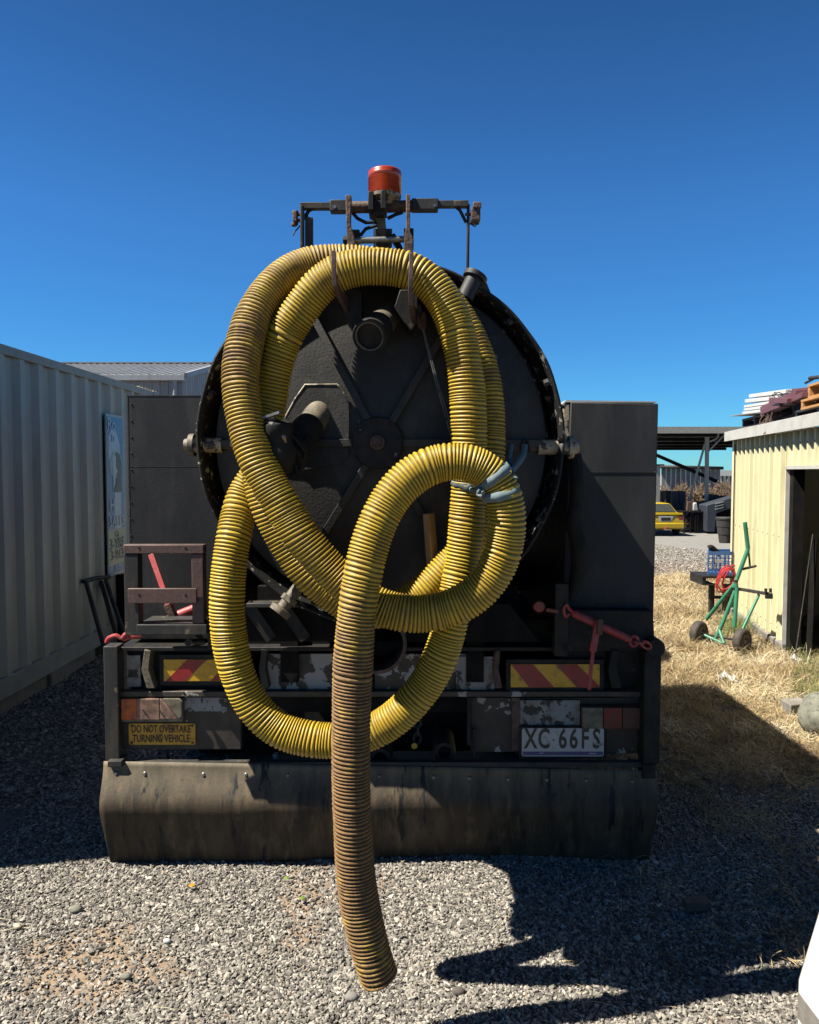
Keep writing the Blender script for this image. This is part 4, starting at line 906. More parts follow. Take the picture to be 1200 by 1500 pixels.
# grey strap tying the small loop to the straight strand
def ribbon(px_pts, w, name, root=None, twist=0):
    pts = sm([P(*p) for p in px_pts], 6); vs = []
    for i, p in enumerate(pts):
        t = (pts[min(i + 1, len(pts) - 1)] - pts[max(i - 1, 0)]).normalized(); n_ = t.cross(Vector((0, 1, 0))).normalized(); k = twist * math.sin(i * .6)
        vs += [p - n_ * w / 2 + Vector((0, k, 0)), p + n_ * w / 2 - Vector((0, k, 0))]
    return MB().add(vs, [(2 * i, 2 * i + 1, 2 * i + 3, 2 * i + 2) for i in range(len(pts) - 1)]).build(name, M['strap'], root, solid=.0012)
st = empty('tie_strap', P(710, 712, 2.33), 'grey blue webbing strap tied round the small yellow loop and the strand behind it', 'strap')
def band(c, ax, rad, w, a0, a1, sag=0, n_=26):
    c, ax = Vector(c), Vector(ax).normalized(); f = Vector((0, -1, 0)); f = (f - ax * f.dot(ax)).normalized(); sd = ax.cross(f) ; sd = sd if sd.x > 0 else -sd; vs = []
    for i in range(n_ + 1):
        t = math.radians(a0 + (a1 - a0) * i / n_); rr_ = rad + .0007 * math.sin(i * 1.7); ctr = c + (f * math.cos(t) + sd * math.sin(t)) * rr_ - ax * sag * math.cos(t)
        wv = w * (1 + .12 * math.sin(i * .9)); vs += [ctr - ax * wv / 2 + f * .0006 * math.sin(i * 2.1), ctr + ax * wv / 2]
    return MB().add(vs, [(2 * i, 2 * i + 1, 2 * i + 3, 2 * i + 2) for i in range(n_)]).build('strap_wrap', M['strap'], st, solid=.0014)
band(P(688, 713, 2.54), (.42, 0, 1), .0606, .034, -110, 60)
band(P(723, 700, 2.385), (-.62, 0, .78), .0606, .026, -80, 115)
band(P(733, 722, 2.387), (-.22, 0, .97), .0606, .028, -75, 115, .008)
MB().tube(sm([P(690, 716, 2.47), P(697, 719, 2.40), P(703, 717, 2.36), P(708, 722, 2.335)], 5), .0065, 8).tube(sm([P(697, 712, 2.40), P(702, 717, 2.34), P(699, 724, 2.34), P(706, 727, 2.33)], 5), .005, 8).build('strap_knot', M['strap'], st)
ribbon([(749, 650, 2.74), (747, 672, 2.70), (749, 690, 2.60), (756, 700, 2.45)], .018, 'strap_tail', st, .002)
ribbon([(769, 650, 2.74), (766, 668, 2.70), (756, 682, 2.66), (749, 690, 2.60)], .022, 'strap_tail', st, .002)
MB().tube(sm([P(767, 662, 2.76), P(765, 652, 2.75), P(768, 645, 2.75), P(773, 648, 2.75), P(775, 662, 2.76)], 4), .006, 8).build('strap_ring', M['black'], st)
# ================================================================== LEFT SIDE: CONTAINER AND SHED
M['cont'] = paint('container_grey', (.56, .56, .49), .5, var=.12, scale=2.2, chip=(.25, .15, .09), chip_t=(.71, .75), chip_s=9, dust=(.42, .40, .35), dust_t=(.5, .8), bump=.012, bump_s=2.5, streak=True)
M['cont_rail'] = paint('container_rail', (.42, .42, .38), .55, var=.15, chip=(.10, .06, .04), chip_t=(.68, .72), chip_s=14, bump=.001)
M['concrete'] = paint('concrete', (.30, .28, .25), .9, var=.2, scale=6, dust=(.18, .15, .11), bump=.004, bump_s=30)
M['zinc'] = paint('weathered_zinc', (.42, .43, .44), .45, metal=.25, var=.15, scale=2.5, dust=(.30, .28, .26), dust_t=(.5, .8), streak=True)
M['zinc_wall'] = paint('pale_steel_cladding', (.46, .49, .54), .5, var=.12, scale=2, dust=(.34, .34, .35), streak=True)
KX = -2.96; CY0, CY1, CZ0, CZ1 = 3.15, 9.26, .13, 2.71
ct = empty('shipping_container', (KX - 1.2, 6.2, 0), 'long grey corrugated shipping container on low blocks left of the truck', 'container')
MB().box(KX - 2.4, KX - .06, CY0 + .02, CY1 - .02, CZ0 + .05, CZ1 - .03).build('shell', M['cont'], ct)
def corr(y0, y1, z0, z1, x0, pitch, depth, ph=0):
    vs = []; y = y0; prof = [(0, 0), (.25, 0), (.5 - .07 * 2, 1), (.86, 1)]
    k = 0; pts = []
    while True:
        done = False
        for a_, d_ in ((0, 0), (.24, 0), (.42, 1), (.82, 1)):
            yy = y0 + (k + a_) * pitch
            if yy > y1: done = True; break
            pts.append((yy, x0 - d_ * depth))
        if done: break
        k += 1
    pts.append((y1, pts[-1][1])); vs = [(x, y, z) for y, x in pts for z in (z0, z1)]
    return vs, [(2 * i, 2 * i + 1, 2 * i + 3, 2 * i + 2) for i in range(len(pts) - 1)]
seg = .30 * 4
y = CY0 + .16
while y < CY1 - .2:
    y2 = min(y + seg, CY1 - .16); v, f = corr(y, y2, CZ0 + .15, CZ1 - .06, KX, .30, .04)
    MB().add(v, f).build('side_panel', M['cont'], ct, smooth=0, solid=.003); y = y2
MB().box(KX - .05, KX + .012, CY0, CY1, CZ1 - .07, CZ1).build('top_rail', M['cont_rail'], ct, bevel=.004)
MB().box(KX - .06, KX + .010, CY0, CY1, CZ0, CZ0 + .15).build('bottom_rail', M['cont_rail'], ct, bevel=.004)
for y in (CY0, CY1 - .16):
    MB().box(KX - .12, KX + .015, y, y + .16, CZ0 + .12, CZ1 - .08).build('corner_post', M['cont_rail'], ct, bevel=.006)
    for z in (CZ0, CZ1 - .12):
        cc = MB().box(KX - .16, KX + .02, y - .01, y + .17, z - .01, z + .125).build('corner_casting', M['cont_rail'], ct, bevel=.008)
        MB().lathe((KX + .0205, y + .08, z + .06), (1, 0, 0), [(0, .03), (.001, .03), (.001, .0001)], 20, cap=False).build('casting_hole', M['cable'], cc)
for i in range(7): MB().bar((KX - .12, CY1 - .02 - i * .09, CZ1 + .01), (KX + .018, CY1 - .06 - i * .09, CZ1 + .01), .03, .012).build('ladder_tread', M['beige'], ct)
for y in (3.3, 5.0, 6.4, 7.6, 9.0): MB().box(KX - .4, KX + .004, y, y + .35, 0.0, CZ0).build('block', M['concrete'], ct, bevel=.01)
MB().box(KX - .5, KX - .03, CY0, 7.4, 0, CZ0 - .002).build('footing_strip', M['concrete'], ct, bevel=.01)
# advertising board with faded print
M['poster_blue'] = mat_print('poster_blue', (.06, .30, .62), (.18, .36, .50), (.45, .7)); M['poster_pale'] = mat_print('poster_pale', (.50, .57, .50), (.30, .36, .30), (.5, .8)); M['poster_white'] = mat_print('poster_white', (.62, .78, .90), (.35, .42, .46), (.5, .8))
M['poster_yellow'] = mat_print('poster_yellow', (.54, .58, .34), (.32, .36, .24), (.5, .8)); M['poster_ink'] = mat_print('poster_ink', (.03, .10, .14), (.2, .28, .25), (.6, .8)); M['poster_black'] = mat_print('poster_black', (.015, .015, .018), (.1, .1, .1), (.7, .8))
PX = KX + .02; pz1, pz0 = P(166, 608, 7.85).z, P(166, 841, 7.85).z; py0, py1 = 7.60, 8.06; H_ = pz1 - pz0
po = MB().box(PX, PX + .012, py0, py1, pz0, pz1).build('advertising_board', M['poster_pale'], None, label='tall faded blue advertising board with large lettering fixed to the container side', cat='sign')
po.location = (PX, (py0 + py1) / 2, pz0); 
for v in po.data.vertices: v.co -= po.location
def pq(y, z): return (py0 + y * (py1 - py0), pz0 + z * H_)       # y 0 near .. 1 far
def ppoly(name, q, mat, lift): MB().prism([pq(*p) for p in q], PX + .012 + lift - .001, PX + .012 + lift, 'x').build(name, M[mat], po, smooth=0)
ppoly('print_field', [(.04, .29), (.96, .29), (.96, .985), (.04, .985)], 'poster_blue', .0012)
ppoly('print_cloud', [(.12, .86), (.3, .92), (.55, .90), (.75, .82), (.8, .66), (.55, .62), (.3, .70), (.1, .72)], 'poster_white', .0022)
ppoly('print_field', [(.04, .07), (.96, .07), (.96, .285), (.04, .285)], 'poster_yellow', .0012)
ppoly('print_field', [(.04, .015), (.96, .015), (.96, .065), (.04, .065)], 'poster_blue', .0012)
oval = [(.5 + .36 * math.cos(t * math.pi / 12), .69 + .085 * math.sin(t * math.pi / 12)) for t in range(24)]
ppoly('print_disc', oval, 'poster_pale', .0032)
ppoly('print_shape', [(.42, .74), (.55, .77), (.72, .76), (.84, .70), (.80, .60), (.82, .52), (.36, .52), (.52, .58), (.55, .65), (.46, .69)], 'poster_black', .0042)
ppoly('print_shape', [(.28, .73), (.38, .76), (.5, .74), (.50, .68), (.60, .645), (.48, .63), (.40, .56), (.32, .52), (.34, .62), (.30, .68)], 'poster_white', .0050)
ppoly('print_bar', [(.40, .29), (.78, .29), (.78, .515), (.40, .515)], 'poster_white', .0024)
def ptext(s, y, z, size, mat, sx=1.0):
    yy, zz = pq(y, z); put_text('lettering', s, (PX + .0185, yy, zz), size, M[mat], po, sx, .001, (0, 1, 0), (0, 0, 1))
ptext('Ro', .28, .935, .17, 'poster_white', 1.1); ptext('n', .35, .86, .15, 'poster_white', 1.1)
ptext('H', .24, .435, .17, 'poster_white', 1.0); ptext('SALES', .5, .335, .14, 'poster_white', 1.1)
ptext('Ca', .5, .255, .09, 'poster_ink', 1.0); ptext('3-YRF', .5, .195, .15, 'poster_ink', 1.05); ptext('3-913', .5, .125, .14, 'poster_ink', 1.1); ptext('IST', .5, .038, .09, 'poster_white', 1.4)

# scrap leaning on the container
fr = empty('tube_frame', (-2.55, 7.2, 0), 'dark tubular steel frame leaning against the container behind the truck', 'frame')
def gq(px, py, Y): return P(px, py, Y)
for a_, b_ in ((gq(126, 852, 7.1), gq(152, 946, 6.9)), (gq(148, 852, 7.5), gq(170, 930, 7.2)), (gq(155, 850, 7.5), gq(182, 930, 7.2))):
    MB().cyl(a_, b_, .020, n=12).build('leg', M['frame_grey'], fr)
MB().tube([gq(122, 852, 7.1), gq(140, 847, 7.3), gq(160, 845, 7.5)], .02, 10).build('top_rail', M['frame_grey'], fr)
bd = MB().prism([(gq(150, 880, 7.9).x, gq(0, 843, 7.9).z), (gq(215, 880, 7.9).x, gq(0, 838, 7.9).z), (gq(215, 880, 7.9).x, .05), (gq(140, 880, 7.9).x, .05)], 7.86, 7.9).build('dark_board', M['dark'], None, label='dark flat board standing behind the tubular frame by the container', cat='board')

# grey shed behind
sh = empty('grey_shed', (-10, 24, hz(24)), 'pale grey corrugated steel shed with low pitched roof behind the container', 'shed')
X1, Y0, Y2 = -6.25, 22.0, 31.6; E0 = P(268, 550, 22).z; YR = 26.8; ER = P(320, 533.5, 26.8).z; XL = -21
for i in range(16):
    xa = X1 - (i + 1) * .9; xb = X1 - i * .9; vs = []
    n_ = 4
    for k in range(n_ + 1):
        x = xb - (xb - xa) * k / n_
        for q_ in ((x, 0), (x - .03, .03), (x - .08, .03), (x - .11, 0)):
            if k == n_ and q_[1]: continue
            vs.append((q_[0], q_[1]))
    vs = [q_ for q_ in vs if q_[0] >= xa - .12]
    V = [(x, Y0 - .12, E0 + h) for x, h in vs] + [(x, YR, ER + h) for x, h in vs]; m_ = len(vs)
    MB().add(V, [(j, j + 1, m_ + j + 1, m_ + j) for j in range(m_ - 1)]).build('roof_sheet', M['zinc'], sh, smooth=0, solid=.004)
    V = [(x, Y0 - h, hz(22)) for x, h in vs] + [(x, Y0 - h, E0 - .08) for x, h in vs]
    MB().add(V, [(j, j + 1, m_ + j + 1, m_ + j) for j in range(m_ - 1)]).build('wall_sheet', M['zinc_wall'], sh, smooth=0, solid=.004)
MB().box(XL, X1 + .05, Y0 - .22, Y0 - .10, E0 - .16, E0 + .0).build('gutter', M['zinc_wall'], sh, bevel=.01)
MB().cyl((X1 - .25, Y0 - .12, hz(22)), (X1 - .25, Y0 - .12, E0 - .1), .06).build('downpipe', M['zinc_wall'], sh)
vs = []; k = 0; yy = Y0
pr_ = []
while yy < Y2:
    for a_, h in ((0, 0), (.05, .03), (.11, .03), (.16, 0)):
        pr_.append((yy + a_, h))
    yy += .24
def roofz(y_): return E0 + (ER - E0) * (1 - abs(y_ - YR) / (YR - Y0))
V = [(X1 + h, y_, hz(26)) for y_, h in pr_] + [(X1 + h, y_, roofz(y_) - .02) for y_, h in pr_]; m_ = len(pr_)
MB().add(V, [(j, j + 1, m_ + j + 1, m_ + j) for j in range(m_ - 1)]).build('gable_wall', M['zinc_wall'], sh, smooth=0)
MB().bar((X1 + .06, Y0 - .15, E0 - .01), (X1 + .06, YR, ER + .03), .1, .14).build('barge_cap', M['zinc_wall'], sh)
MB().bar((X1 + .06, YR, ER + .03), (X1 + .06, Y2, E0 - .01), .1, .14).build('barge_cap', M['zinc_wall'], sh)
MB().box(XL, X1 + .1, YR - .15, YR + .15, ER + .02, ER + .06).build('ridge_cap', M['zinc'], sh)
MB().add([(XL, YR, ER), (X1, YR, ER), (X1, Y2, E0), (XL, Y2, E0)], [(0, 1, 2, 3)]).build('rear_roof', M['zinc'], sh, solid=.01)

# ================================================================== RIGHT SIDE: CREAM SHED
M['cream'] = paint('cream_cladding', (.97, .90, .56), .5, var=.06, scale=2.5, dust=(.62, .54, .30), dust_t=(.55, .8), chip=(.3, .22, .12), chip_t=(.78, .8), chip_s=15, streak=True)
M['fascia'] = paint('white_fascia', (.72, .70, .64), .5, var=.08, scale=4, dust=(.5, .47, .40), dust_t=(.5, .75), chip=(.3, .25, .2), chip_t=(.74, .77), chip_s=10)
A_ = G(1073, 905); B_ = G(1151, 962); A_.z = B_.z = 0
wd = (B_ - A_).normalized(); wn_ = Vector((wd.y, -wd.x, 0));  wn_ = wn_ if wn_.x < 0 else -wn_     # out of the wall towards the truck
WL = (B_ - A_).length
cs = empty('cream_shed', A_, 'low cream corrugated steel shed with white fascia and an open dark doorway', 'shed')
def W(s_, t_, z_): return A_ + wd * s_ + wn_ * t_ + Vector((0, 0, z_))
WT = 2.17; DT = 1.81; DW = 1.05
def csheet(s0, s1, z0, z1, t0=0):
    pts = []; s_ = math.floor(s0 / .19) * .19
    while s_ < s1:
        for a_, h in ((0, 0), (.012, .034), (.045, .034), (.057, 0), (.12, 0), (.125, .005), (.135, .005), (.14, 0)):
            if s0 <= s_ + a_ <= s1: pts.append((s_ + a_, h))
        s_ += .19
    pts = [(s0, 0)] + pts + [(s1, 0)]; m_ = len(pts)
    V = [W(a_, h + t0, z0) for a_, h in pts] + [W(a_, h + t0, z1) for a_, h in pts]
    return MB().add(V, [(j, j + 1, m_ + j + 1, m_ + j) for j in range(m_ - 1)])
s_ = .05
while s_ < WL - .06:
    e_ = min(s_ + .76, WL - .005); csheet(s_, e_, .10, WT).build('wall_sheet', M['cream'], cs, smooth=0, solid=.003); s_ = e_
csheet(WL + .003, WL + DW, DT + .03, WT).build('wall_sheet', M['cream'], cs, smooth=0, solid=.003)
csheet(WL + DW + .003, WL + DW + 2.2, .10, WT).build('wall_sheet', M['cream'], cs, smooth=0, solid=.003)
def wbox(s0, s1, t0, t1, z0, z1):
    V = [W(a_, b_, c_) for a_ in (s0, s1) for b_ in (t0, t1) for c_ in (z0, z1)]
    return MB().add(V, [(0, 1, 3, 2), (4, 6, 7, 5), (0, 4, 5, 1), (2, 3, 7, 6), (0, 2, 6, 4), (1, 5, 7, 3)])
sm_ = None
for z_ in (.25, 1.15, 2.05):
    k_ = 0
    while k_ * .19 + .03 < WL + 3:
        s2_ = k_ * .19 + .028; k_ += 1
        if s2_ < .06 or (WL - .01 < s2_ < WL + DW and z_ < DT): continue
        q_ = W(s2_, .034, z_)
        if sm_ is None: sm_ = MB().lathe(Vector((0, 0, 0)), wn_, [(0, .008), (.004, .008), (.004, .0001)], 6, cap=False).build('cladding_screw', M['rust'], cs); sm_.location = q_ - A_; me_ = sm_.data
        else:
            c2_ = sm_.copy(); COL.objects.link(c2_); c2_.location = q_ - A_
        if sm_.get('fix') is None:
            for v_ in me_.vertices: v_.co += off(cs)
            sm_['fix'] = 1
wbox(-.03, .05, -.05, .034, .08, WT).build('corner_trim', M['cream'], cs, bevel=.003)
wbox(.075, .088, .024, .037, .6, WT - .05).build('downpipe', M['rust'], cs)
wbox(WL - .012, WL + .0, -.03, .036, .05, DT + .03).build('door_trim', M['fascia'], cs)
wbox(WL + .002, WL + .11, -.10, .0, .0, DT).build('door_jamb', M['dark'], cs)
wbox(WL - .02, WL + DW, .0, .040, DT, DT + .028).build('door_head', M['fascia'], cs)
wbox(-.1, WL + 3.3, .10, .115, WT - .01, WT + .105).build('fascia', M['fascia'], cs, bevel=.003)
wbox(-.1, WL + 3.3, .0, .10, WT + .06, WT + .075).build('soffit', M['fascia'], cs)
wbox(0, WL, -.12, .05, 0, .13).build('footing', M['concrete'], cs, bevel=.015)
for i in range(7):
    sa = -.05 + i * .76; pts = []; t = sa
    while t < sa + .76:
        for a_, h in ((0, 0), (.025, .018), (.05, .0)): pts.append((t + a_, h))
        t += .076
    m_ = len(pts); V = [W(a_, .09, WT + .095 + h) for a_, h in pts] + [W(a_, -2.6, WT + .30 + h) for a_, h in pts]
    MB().add(V, [(j, j + 1, m_ + j + 1, m_ + j) for j in range(m_ - 1)]).build('roof_sheet', M['zinc'], cs, smooth=0, solid=.002)
wbox(-.02, WL + 3.2, -2.62, -2.58, 0, WT + .2).build('rear_wall', M['cream'], cs)
wbox(-.04, -.0, -2.6, -.03, 0, WT + .06).build('end_wall', M['cream'], cs)
wbox(WL + 3.22, WL + 3.26, -2.6, -.0, 0, WT + .06).build('end_wall', M['cream'], cs)
# things just inside the doorway
M['tarp'] = paint('grey_tarp', (.16, .17, .18), .7, var=.3, scale=5)
tp = MB().grid(lambda u, v: W(WL + .25 + u * 1.3, -.75 - .1 * v + .06 * math.sin(u * 9 + v * 5), .30 + .52 * v + .05 * math.sin(u * 7) * v - .35 * u * 0), 14, 8).build('crumpled_tarp', M['tarp'], None, solid=.01, label='crumpled grey tarp heaped inside the dark doorway of the cream shed', cat='tarp')
MB().bar(W(WL + .16, -.16, .02), W(WL + .10, -.20, 1.15), .05, .03).build('grey_plank', M['dark'], None, label='dark plank leaning just inside the doorway of the cream shed', cat='plank')
MB().cyl(W(WL + .33, .02, .02), W(WL + .12, -.18, 1.2), .006).build('thin_rod', M['frame_grey'], None, label='thin metal rod leaning in the doorway of the cream shed', cat='rod')
MB().bar(W(WL + .75, -.4, .3), W(WL + .45, -.55, 1.3), .05, .05).build('dark_beam', M['dark'], None, label='dark slanting beam propped deeper inside the cream shed doorway', cat='beam')

# ---- pile on the shed roof
M['board_white'] = paint('white_board', (.78, .78, .76), .5, var=.06, scale=6, dust=(.6, .58, .52), dust_t=(.6, .8)); M['maroon'] = paint('maroon_timber', (.21, .075, .085), .5, var=.2, scale=8); M['cutend'] = paint('cut_timber', (.72, .52, .33), .8, var=.2, scale=30)
M['pallet_new'] = paint('orange_timber', (.62, .31, .10), .7, var=.2, scale=14, streak=True); M['pallet_old'] = paint('old_timber', (.13, .10, .085), .85, var=.3, scale=12, bump=.003); M['scrap'] = paint('dark_scrap', (.03, .03, .035), .6, var=.3)
def on_wall(px, t_):
    "distance along the shed wall that shows at picture column px for an offset t_"
    k = (px - CX) / F_PX; o_ = A_ + wn_ * t_; return (k * o_.y - o_.x) / (wd.x - k * wd.y)
def zat(px, py, t_):
    s_ = on_wall(px, t_); return P(px, py, (A_ + wd * s_ + wn_ * t_).y).z
def plank(px0, px1, py0, py1, t_, w, h, mat, name, label, cat, group=None, ends=None):
    sa, sb = on_wall(px0, t_), on_wall(px1, t_); a_, b_ = W(sa, t_, zat(px0, py0, t_)), W(sb, t_, zat(px1, py1, t_))
    o = MB().bar(a_, b_, w, h).build(name, M[mat], None, bevel=.003, label=label, cat=cat, group=group)
    if ends:
        d = (b_ - a_).normalized(); MB().bar(a_ - d * .004, a_ + d * .001, w * .97, h * .97).build('cut_end', M['cutend'], o)
    return o
PT = -.05
for i, (x0, x1, y0, y1, t_) in enumerate(((1094, 1125, 604, 600, -.1), (1096, 1132, 599, 594, -.14), (1096, 1138, 594.5, 588, -.16), (1097, 1146, 586.5, 581, -.2), (1103, 1158, 579, 572, -.24))):
    plank(x0, x1, y0 + 1, y1 + 1, t_, .14, .042 if i > 2 else .03, 'board_white', 'white_board', ['lowest', 'second lowest', 'middle', 'second highest', 'topmost'][i] + ' white board in the stack on the shed roof', 'board', 'white boards on the shed roof')
plank(1087, 1122, 609, 605, -.02, .30, .012, 'zinc', 'metal_sheet', 'thin grey sheet lying under the white boards on the shed roof', 'sheet')
for i, (x0, x1, y0, y1, t_, lb_) in enumerate(((1119, 1147, 604, 592.5, .02, 'nearest low maroon beam with pale cut end beside the white boards'), (1118, 1170, 599, 575, -.06, 'long maroon beam running up behind the low one on the shed roof'),
        (1131, 1158, 586, 587, .04, 'short level maroon beam lying across the others on the shed roof'), (1153, 1180, 590, 578, .0, 'maroon beam just left of the orange pallet on the shed roof'), (1164, 1186, 573, 571, -.2, 'uppermost maroon beam beside the open orange crate'))):
    plank(x0, x1, y0, y1, t_, .10, .05, 'maroon', 'maroon_beam', lb_, 'beam', 'maroon beams on the shed roof', True)
def pallet(px0, px1, py0, py1, t_, mat, label, depth=.5, open_=False):
    sa, sb = on_wall(px0, t_), on_wall(px1, t_); zt, zb = zat(px0, py0, t_), zat(px0, py1, t_)
    pal = empty('timber_pallet' if not open_ else 'timber_crate', W((sa + sb) / 2, t_ - depth / 2, zb), label, 'pallet' if not open_ else 'crate')
    h = zt - zb; th = .022
    for z in (zb, zt - th): 
        for k in range(4):
            t2 = t_ - k * depth / 4; wbox(sa, sb, t2 - depth / 5, t2, z, z + th).build('board', M[mat], pal, bevel=.002)
    for k in range(3):
        s2 = sa + (sb - sa - .05) * k / 2; wbox(s2, s2 + .05, t_ - depth, t_ - .003, zb + th, zt - th).build('bearer', M[mat], pal, bevel=.002)
    return pal
pallet(1085, 1122, 614, 628, .05, 'pallet_old', 'dark weathered pallet at the left end of the shed roof pile')
pallet(1122, 1160, 600, 618, -.1, 'scrap', 'blackened pallet in the middle of the shed roof pile')
pallet(1170, 1235, 586, 601, .04, 'pallet_new', 'orange timber pallet at the right of the shed roof pile')
pallet(1179, 1245, 564, 585, .0, 'pallet_new', 'open orange timber crate on top of the orange pallet', .5, True)
cr_ = pallet(1161, 1235, 602, 616, .0, 'scrap', 'black plastic pallet directly under the orange pallet on the shed roof')
for i, (x0, x1, y0, y1, lb_) in enumerate(((1176, 1235, 561, 553, 'bent dark metal strip lying on top of the open orange crate'), (1182, 1240, 558, 557, 'curled black sheet lying on top of the orange crate'))):
    sa, sb = on_wall(x0, -.1), on_wall(x1, -.1)
    MB().tube(sm([W(sa + (sb - sa) * k / 5, -.1 - .05 * (k % 2), zat(x0, y0, -.1) + .03 * math.sin(k * 1.9 + i) + .008 * k) for k in range(6)], 5), .018 if i else .012, 8).build('scrap_metal', M['scrap'], None, label=lb_, cat='scrap')
rs = MB()
tw = MB()
for k in range(7):
    a_ = W(on_wall(1117 + k * 2, .06), .06, zat(1118, 607 + (k % 3) * 3, .06)); tw.tube(sm([a_, a_ + Vector((R.uniform(-.05, .05), 0, -.06)), a_ + Vector((R.uniform(-.08, .08), -.02, -.12 - R.random() * .06))], 4), .006, 5)
for k in range(8):
    a_ = W(on_wall(1132 + k * 3, -.1), -.1, zat(1138, 586, -.1)); tw.tube(sm([a_, a_ + Vector((R.uniform(-.1, .1), 0, .06)), a_ + Vector((R.uniform(-.15, .15), -.02, .02 + R.random() * .06))], 4), .003, 5)
tw.build('tangled_twigs', M['rust'], None, label='tangle of dry rusty twigs and wire caught between the roof beams', cat='twigs', kind='stuff')

# ================================================================== GREEN TROLLEY
M['green'] = paint('green_paint', (.045, .27, .15), .45, var=.2, scale=12, chip=(.15, .09, .05), chip_t=(.7, .73), chip_s=30, bump=.0008); M['tyre'] = paint('dusty_tyre', (.055, .045, .038), .8, var=.25, scale=14, dust=(.16, .11, .07), dust_t=(.5, .75)); M['wheel'] = paint('grey_rim', (.30, .27, .25), .6, var=.3, scale=20, chip=(.1, .06, .04), chip_t=(.6, .65), chip_s=30)
TY = 7.85
w1, w2 = P(1024, 932, 8.0), P(1087, 949, 7.62)
w1.z = w2.z = .128
tr = empty('green_trolley', (w1 + w2) / 2 - Vector((0, 0, .128)), 'green tubular steel hand trolley with two small wheels beside the cream shed', 'trolley')
def T(px, py, Y=TY): return P(px, py, Y)
def tt(name, a_, b_, r=.019, mat='green'): return MB().cyl(T(*a_), T(*b_), r, n=12).build(name, M[mat], tr)
tt('handle', (1091.5, 765), (1096, 804), .021); tt('handle', (1096, 804), (1079, 850), .021)
tt('handle_stay', (1096.5, 805), (1099, 829), .009, 'black'); tt('cross_bar', (1087, 834), (1108, 829), .013, 'frame_grey')
tt('prop', (1075, 857, 7.85), (1035, 907, 8.1)); ml = tt('main_leg', (1079, 860), (1060, 910)); tt('main_leg', (1060, 910), (1048, 936, 7.85)); tt('hanging_leg', (1080, 860, 7.8), (1076, 919, 7.75), .021)
tt('fork', (1054, 923), (1061, 943, 7.75)); tt('fork', (1079, 862, 7.9), (1066, 900, 7.95), .012)
MB().cyl(w1 + (w2 - w1).normalized() * .03, T(1062, 944, 7.75), .016).build('axle_tube', M['green'], tr)
MB().cyl(w1, w2, .010).build('axle_rod', M['black'], tr)
MB().lathe(T(1077, 857), (.2, 0, 1), [(-.03, .03), (-.028, .036), (.0, .036), (.004, .03), (.022, .03)], 8).build('clamp', M['green'], tr); MB().lathe(T(1077, 853), (.2, 0, 1), [(0, .022), (.022, .022)], 6).build('clamp_bolt', M['black'], tr)
MB().bar(T(1084, 863), T(1126, 870, 7.6), .030, .030).build('side_arm', M['frame_grey'], tr, bevel=.002)
MB().bar(T(1121, 873, 7.62), T(1132, 873, 7.6), .05, .05).build('arm_socket', M['black'], tr, bevel=.003)
for px in (1122, 1129): MB().cyl(T(px, 868, 7.6), T(px, 862, 7.6), .013).build('peg', M['black'], tr)
tt('brace', (1112, 871, 7.7), (1088, 922, 7.62), .015); tt('brace_foot', (1088, 922, 7.62), (1083, 931, 7.62), .014, 'frame_grey')
for y_, pa, pb in ((897, 1040, 1058), (908, 1046, 1072)): MB().tube(sm([T(pa, y_ + 1), T((pa + pb) / 2, y_ + 4), T(pb, y_ - 2)], 4), .003, 6).build('tie_wire', M['steel'], tr)
for c_, d_ in ((w1, Vector((-.78, .35, 0))), (w2, Vector((.45, -.9, 0)))):
    d_ = (w2 - w1).normalized() if c_ is w2 else (w2 - w1).normalized()
    d_ = Vector((.62, -.78, 0)).normalized()
    h = .045
    w_ = MB().lathe(c_ - d_ * h, d_, [(.012, .06), (.0, .075), (.0, .105), (.012, .122), (.028, .128), (.062, .128), (.078, .122), (.09, .105), (.09, .075), (.078, .066), (.078, .06)], 40, cap=False).build('wheel', M['tyre'], tr)
    MB().lathe(c_ - d_ * h, d_, [(.03, .0001), (.03, .06), (.078, .066), (.088, .070), (.088, .064), (.066, .055), (.06, .030), (.078, .022), (.078, .0001)], 32, cap=False).build('rim', M['wheel'], w_)
    for k in range(4):
        a_ = k * math.pi / 2 + .5; u_ = Vector((-d_.y, d_.x, 0)); MB().lathe(c_ + d_ * .0175 + (u_ * math.cos(a_) + Vector((0, 0, 1)) * math.sin(a_)) * .042, d_, [(0, .009), (.003, .009), (.003, .0001)], 12, cap=False).build('rim_hole', M['cable'], w_)

